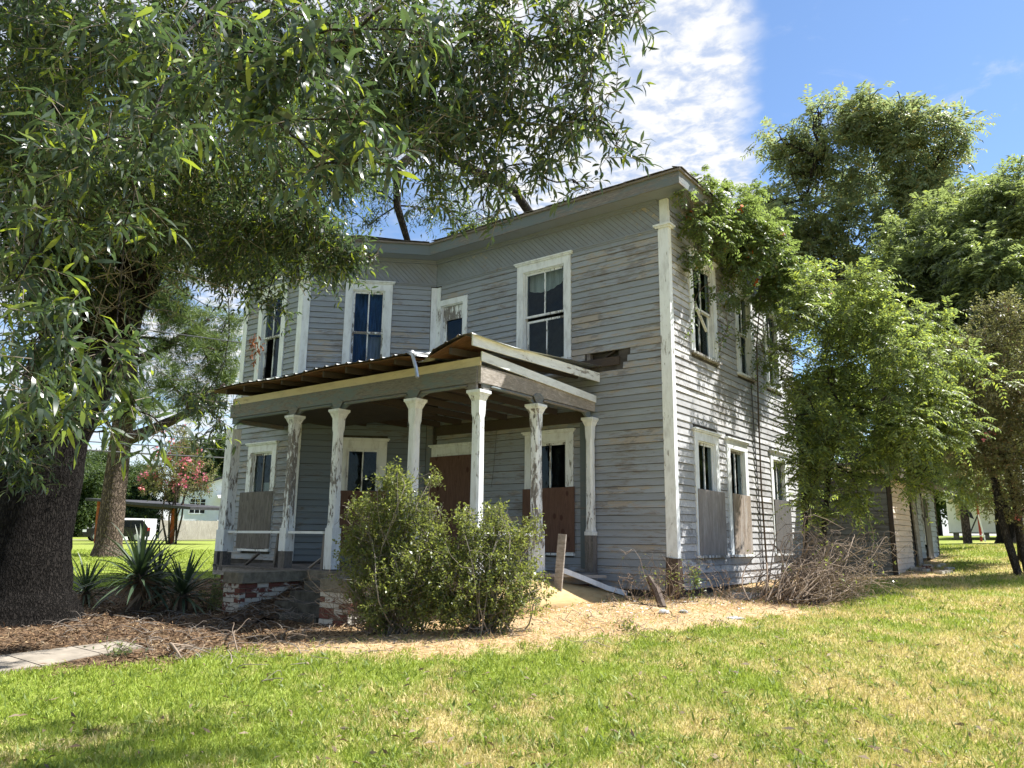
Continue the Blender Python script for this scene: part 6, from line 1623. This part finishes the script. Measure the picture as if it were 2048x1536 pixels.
# withered sprig on an oak twig before the bay
rg = np.random.default_rng(91)
V, F = leaf_arrays(npv((-5.35,-4.9,4.05)) + rg.normal(size=(70,3))*npv((.06,.06,.13)), unit(rg.normal(size=(70,3))*.5+npv((0,0,-1))), unit(rg.normal(size=(70,3))), rg.uniform(.07,.12,70), rg.uniform(.018,.028,70), 'long', .1)
stuff(np_mesh('withered_leaves', V, F, M['leaf_brown'], oak))
# ---- heap of dry branches by the side wall
hz = gz1(1.7, 1.0); hp = thing('brush_heap', (1.7, 1.0, hz), 'tangled heap of dry grey branches piled along the side wall', 'brush heap'); rg = np.random.default_rng(92)
tws = MB(); leafp = []
for i in range(150):
    s = npv((1.70+rg.normal(0,.25), .70+rg.normal(0,.35), hz-.02+rg.uniform(0,.15)))
    az = R(rg.uniform(5, 115)); ln = rg.uniform(.7, 2.5); el = rg.uniform(.03, .72)
    e = s + npv((math.cos(az)*.75, math.sin(az)*1.2, el))*ln*.75; 
    pts, rr = limb(rg, s, e, rg.uniform(.008,.018), .004, rg.uniform(.02,.22), 9, .12)
    pts = [npv((p[0], p[1], max(p[2], gz1(p[0], p[1])+.01))) for p in pts]
    mb = MB(); mb.tube(pts, rr, 4, False)
    if i < 90: mb.build('branch', M['dead_twig'], hp, True)
    else: tws.add(mb.v, mb.f)
    for k in range(6):
        q = pts[rg.integers(3, len(pts))]; e2 = q + unit(rg.normal(size=3)+npv((.2,.3,.25)))*rg.uniform(.15,.6); p2, r2_ = limb(rg, q, e2, .0045, .002, .05, 5, .2); tws.tube(p2, r2_, 3, False)
        if k < 1: leafp.append(e2)
stuff(tws.build('twigs', M['dead_twig'], hp, True))
leafp = np.array(leafp)[:60]; lp = np.repeat(leafp, 3, 0) + rg.normal(size=(len(leafp)*3,3))*.05
V, F = leaf_arrays(lp, unit(rg.normal(size=lp.shape)), unit(rg.normal(size=lp.shape)+npv((0,0,1))), rg.uniform(.04,.07,len(lp)), rg.uniform(.02,.035,len(lp))); foliage(hp, V, F, M['leaf_shrub'])
# ---- weeds at the corner
def weeds(x, y, n_, h, label, seed, mat, lm, leaves, spread=.25, name='weed_plant'):
    rg = np.random.default_rng(seed); z = gz1(x, y); t = thing(name, (x, y, z), label, 'weeds'); mb = MB(); lp = []
    for i in range(n_):
        s = npv((x+rg.normal(0,spread*.5), y+rg.normal(0,spread*.5), z-.02)); e = s + npv((rg.normal(0,spread), rg.normal(0,spread), h*rg.uniform(.4,1.1)))
        pts, rr = limb(rg, s, e, .006, .002, .08, 7, .16); mb.tube(pts, rr, 3, False); lp += pts[2:]
        for k in range(2):
            q = pts[rg.integers(3, 8)]; p2, r2_ = limb(rg, q, q + unit(rg.normal(size=3)+npv((0,0,.4)))*rg.uniform(.1,.3), .003, .0015, .04, 4, .2); mb.tube(p2, r2_, 3, False)
    stuff(mb.build('stems', M[mat], t, True))
    if leaves:
        lp = np.array(lp); q = lp[rg.integers(0, len(lp), leaves)] + rg.normal(size=(leaves,3))*.03
        V, F = leaf_arrays(q, unit(rg.normal(size=q.shape)+npv((0,0,-.1))), unit(rg.normal(size=q.shape)+npv((0,0,1))), rg.uniform(.035,.07,leaves), rg.uniform(.018,.03,leaves)); foliage(t, V, F, M[lm])
weeds(.05,-.55,26,.75,'dry arching weeds around the rotten corner post',93,'dead_twig','leaf_shrub',120,.35)
weeds(.42,-.30,5,.70,'single green upright weed against the side wall near the corner',94,'stem_brown','leaf_vine',170,.06)
weeds(-.45,-.75,16,.55,'brown withered weeds left of the corner post',95,'dead_twig','leaf_dead',60,.3)
weeds(.75,.25,24,.5,'low brown stalks along the side wall between corner and brush heap',96,'dead_twig','leaf_dead',80,.45)
weeds(1.0,-3.5,7,.16,'small dark weed with dead leaves on the dry strip',97,'dead_twig','leaf_shrub',90,.14)
weeds(-2.9,-7.9,9,.14,'dark weed tuft at the edge of the concrete path',98,'dead_twig','leaf_rtree',120,.12)
# ---- grass
def gmat(name, dry):
    mt, t, b = mat_new(name); N = NT(t); v = N.coord(); r = N.rnd()
    big = N.noise(v, .55, 5, .6); mid = N.noise(v, 2.3, 6, .65)
    patch = N.ramp(N.math('ADD', N.math('ADD', N.math('ADD', N.math('MULTIPLY', big, .5), N.math('MULTIPLY', mid, .5)), N.east()), N.math('MULTIPLY', N.math('SUBTRACT', r, .5), .12)), .465, .585)
    g = N.mix(r, (.165,.24,.03), (.37,.46,.075)); tn = N.mix(r, (.58,.42,.23), (.86,.66,.41))
    c = tn if dry else N.mix(N.math('MULTIPLY', patch, .72), g, tn)
    N.l(c, b.inputs['Base Color']); b.inputs['Roughness'].default_value = .55; b.inputs['Specular IOR Level'].default_value = .25
    tl = N.n('ShaderNodeBsdfTranslucent'); mc = N.mix(.5, c, (.50,.55,.06) if not dry else (.55,.42,.18)); N.l(mc, tl.inputs[0])
    mx = N.n('ShaderNodeMixShader'); mx.inputs[0].default_value = .3; N.l(b.outputs[0], mx.inputs[1]); N.l(tl.outputs[0], mx.inputs[2]); N.l(mx.outputs[0], t.nodes['Material Output'].inputs[0])
    return mt
M['grass'] = gmat('lawn_grass_blades', False); M['straw'] = gmat('dry_straw_blades', True)
rg = np.random.default_rng(301)
def polar(n_, d0, d1, half):
    D = d0*np.exp(rg.random(n_)*math.log(d1/d0)); az = math.atan2(fw[1], fw[0]) + rg.uniform(-half, half, n_)
    return CAM_LOC[0] + D*np.cos(az), CAM_LOC[1] + D*np.sin(az), D
def covered(x, y):   # inside the house, porch, path
    h = inside(np.array(WP), x, y) | ((x > PX0) & (x < PX1+.1) & (y > PY-.2) & (y < 0)) | ((x > -1.6) & (x < 1.9) & (y > 7.45) & (y < 13.5))
    return h | ((x > -3.95) & (x < -3.0) & (y > -10.6) & (y < -7.35))
def blades(x, y, D, mat, name, lmin, lmax, wd, lay):
    z = gz(x, y); n_ = len(x); sc_ = (D/6)**.55
    d = unit(np.stack([rg.normal(size=n_)*lay, rg.normal(size=n_)*lay, np.abs(rg.normal(size=n_))*.25 + (1 if lay < 1 else .12)], 1)); nr = unit(rg.normal(size=(n_,3)) + npv((0,0,.3)))
    V, F = leaf_arrays(np.stack([x,y,z-.004],1), d, nr, rg.uniform(lmin,lmax,n_)*sc_**.4, wd*sc_*rg.uniform(.7,1.3,n_), 'diamond', .12)
    o = np_mesh(name, V, F, mat); return tag(o, kind='stuff')
x, y, D = polar(430000, 4.6, 34, R(43)); dm = drymask(x, y); keep = (rg.random(len(x)) > dm*1.0 + .0) & ~covered(x, y); keep |= (rg.random(len(x)) < .05) & (x > -2) & ~covered(x, y)
x, y, D = x[keep], y[keep], D[keep]
blades(x, y, D, M['grass'], 'grass', .03, .072, .008, .6)
x, y, D = polar(150000, 6.5, 26, R(40)); dm = drymask(x, y); keep = (rg.random(len(x)) < dm) & ~covered(x, y) & (rg.random(len(x)) > littermask(x, y)*.85)
x, y, D = x[keep], y[keep], D[keep]
blades(x, y, D, M['straw'], 'straw', .05, .14, .006, 2.2)
# fallen leaves and needles under the oak
x, y, D = polar(120000, 8, 24, R(40)); dm = drymask(x, y); keep = (rg.random(len(x)) < dm*littermask(x, y)) & ~covered(x, y); x, y = x[keep][:22000], y[keep][:22000]
hs = gz(x, y)
x = np.r_[x, rg.uniform(-5.3, -4.3, 2600)]; y = np.r_[y, rg.uniform(-5.2, -3.6, 2600)]
fq = np.clip((y + 4.95)/1.3, 0, 1)*(1 - .55*(x+5.33)/1.1)*.42 - .30 + .03*np.sin(x*9+y*7) + .02*np.sin(x*23-y*17)
hs = np.r_[hs, np.maximum(fq[len(hs):], gz(x[len(hs):], y[len(hs):])+.01)]
n_ = len(x); V, F = leaf_arrays(np.stack([x,y,hs+rg.uniform(.002,.03,n_)],1), unit(np.stack([rg.normal(size=n_),rg.normal(size=n_),rg.normal(size=n_)*.25],1)), unit(rg.normal(size=(n_,3))*.5+npv((0,0,1))), rg.uniform(.05,.11,n_), rg.uniform(.010,.022,n_), 'diamond', .1)
tag(np_mesh('fallen_leaves', V, F, leaf_mat('fallen_leaf', (.06,.035,.022), (.25,.16,.09), (.1,.06,.03), .1, .8, .15)), kind='stuff')
# twigs strewn on the litter and on the steps
mb = MB(); mb2 = MB()
for i in range(420):
    if i < 300: x, y = rg.uniform(-7.5, -.6), rg.uniform(-7.6, -4.9); h = gz1(x, y)
    else:
        x, y = rg.uniform(-5.4, -3.3), rg.uniform(-5.2, -3.7); h = max(gz1(x, y), .23 - .155*max(0, min(3, round((-3.78-y)/.31))))
    a = rg.uniform(0, 2*PI); ln = rg.uniform(.10, .55); s = npv((x,y,h+.012)); e = s + npv((math.cos(a)*ln, math.sin(a)*ln, rg.uniform(0,.06)))
    pts, rr = limb(rg, s, e, rg.uniform(.003,.009), .002, .05, 5, .1); mb.tube(pts, rr, 4, False)
tag(mb.build('fallen_twigs', M['twig'], None, True), kind='stuff')
for k, (s, e, r_) in enumerate((((-3.3,-6.3,0),(-2.0,-7.0,0),.017),((-2.9,-7.1,0),(-2.2,-7.55,0),.03),((-2.6,-6.0,0),(-1.7,-6.3,.1),.012))):
    s = npv(s); e = npv(e); s[2] += gz1(*s[:2])+.02; e[2] += gz1(*e[:2])+.03; mb = MB(); pts, rr = limb(rg, s, e, r_, r_*.4, .04, 9, .07); mb.tube(pts, rr, 6)
    for q in range(4): p2, r2_ = limb(rg, pts[3+q], pts[3+q]+unit(rg.normal(size=3)*npv((1,1,.3)))*.3, r_*.4, .003, .03, 5, .1); mb.tube(p2, r2_, 4, False)
    tag(mb.build('fallen_branch', M['dead_twig'], None, True), ('long pale fallen branch lying across the leaf litter before the steps','thick short broken branch beside the end of the concrete path','forked dead stick below the tall shrub')[k], 'branch')

# tufts, broad weeds and stray leaves in the lawn
cx_, cy_, D = polar(2100, 5, 20, R(42)); kk = (drymask(cx_, cy_) < .6) & ~covered(cx_, cy_); cx_, cy_ = cx_[kk], cy_[kk]
K = 14; n_ = len(cx_)*K; x = np.repeat(cx_, K) + rg.normal(size=n_)*.035; y = np.repeat(cy_, K) + rg.normal(size=n_)*.035
d = unit(np.stack([rg.normal(size=n_)*.8, rg.normal(size=n_)*.8, np.abs(rg.normal(size=n_))*.6+.35], 1)); V, F = leaf_arrays(np.stack([x, y, gz(x, y)-.005], 1), d, unit(rg.normal(size=(n_,3))*.4+npv((0,0,1))), rg.uniform(.05,.13,n_), rg.uniform(.008,.02,n_), 'diamond', .2)
tag(np_mesh('lawn_weeds', V, F, leaf_mat('lawn_weed', (.10,.15,.03), (.22,.28,.06), (.35,.45,.06), .35, .5, .3)), kind='stuff')
x, y, D = polar(900, 5, 18, R(42)); kk = ~covered(x, y); x, y = x[kk], y[kk]; n_ = len(x)
V, F = leaf_arrays(np.stack([x, y, gz(x, y)+rg.uniform(.03,.06,n_)], 1), unit(np.stack([rg.normal(size=n_),rg.normal(size=n_),rg.normal(size=n_)*.3],1)), unit(rg.normal(size=(n_,3))*.6+npv((0,0,1))), rg.uniform(.05,.10,n_), rg.uniform(.015,.03,n_), 'diamond', .2)
tag(np_mesh('stray_leaves', V, F, M['leaf_dead']), kind='stuff')

# flakes of fallen paint and splinters on the bare strip along the walls
n_ = 520; t_ = rg.random(n_)
x = np.where(t_ < .5, rg.uniform(-1.5, .6, n_), rg.uniform(.15, 1.6, n_)); y = np.where(t_ < .5, rg.uniform(-2.6, -.2, n_), rg.uniform(-.8, 4.5, n_)); kk = ~covered(x, y); x, y = x[kk], y[kk]; n_ = len(x)
V, F = leaf_arrays(np.stack([x, y, gz(x, y)+rg.uniform(.015,.035,n_)], 1), unit(np.stack([rg.normal(size=n_),rg.normal(size=n_),rg.normal(size=n_)*.15],1)), unit(rg.normal(size=(n_,3))*.3+npv((0,0,1))), rg.uniform(.02,.07,n_), rg.uniform(.012,.03,n_), 'diamond', .05)
tag(np_mesh('paint_flakes', V, F, M['white_worn']), kind='stuff')
mb = MB()
for i in range(140):
    x, y = rg.uniform(-1.8, 2.0), rg.uniform(-5.0, .6)
    if y > -.3 and x < .2: continue
    a = rg.uniform(0, 2*PI); ln = rg.uniform(.08, .4); s = npv((x, y, gz1(x, y)+.015)); p2, r2_ = limb(rg, s, s + npv((math.cos(a)*ln, math.sin(a)*ln, rg.uniform(0,.05))), rg.uniform(.003,.007), .002, .05, 4, .12); mb.tube(p2, r2_, 4, False)
tag(mb.build('fallen_twigs', M['dead_twig'], None, True), kind='stuff')
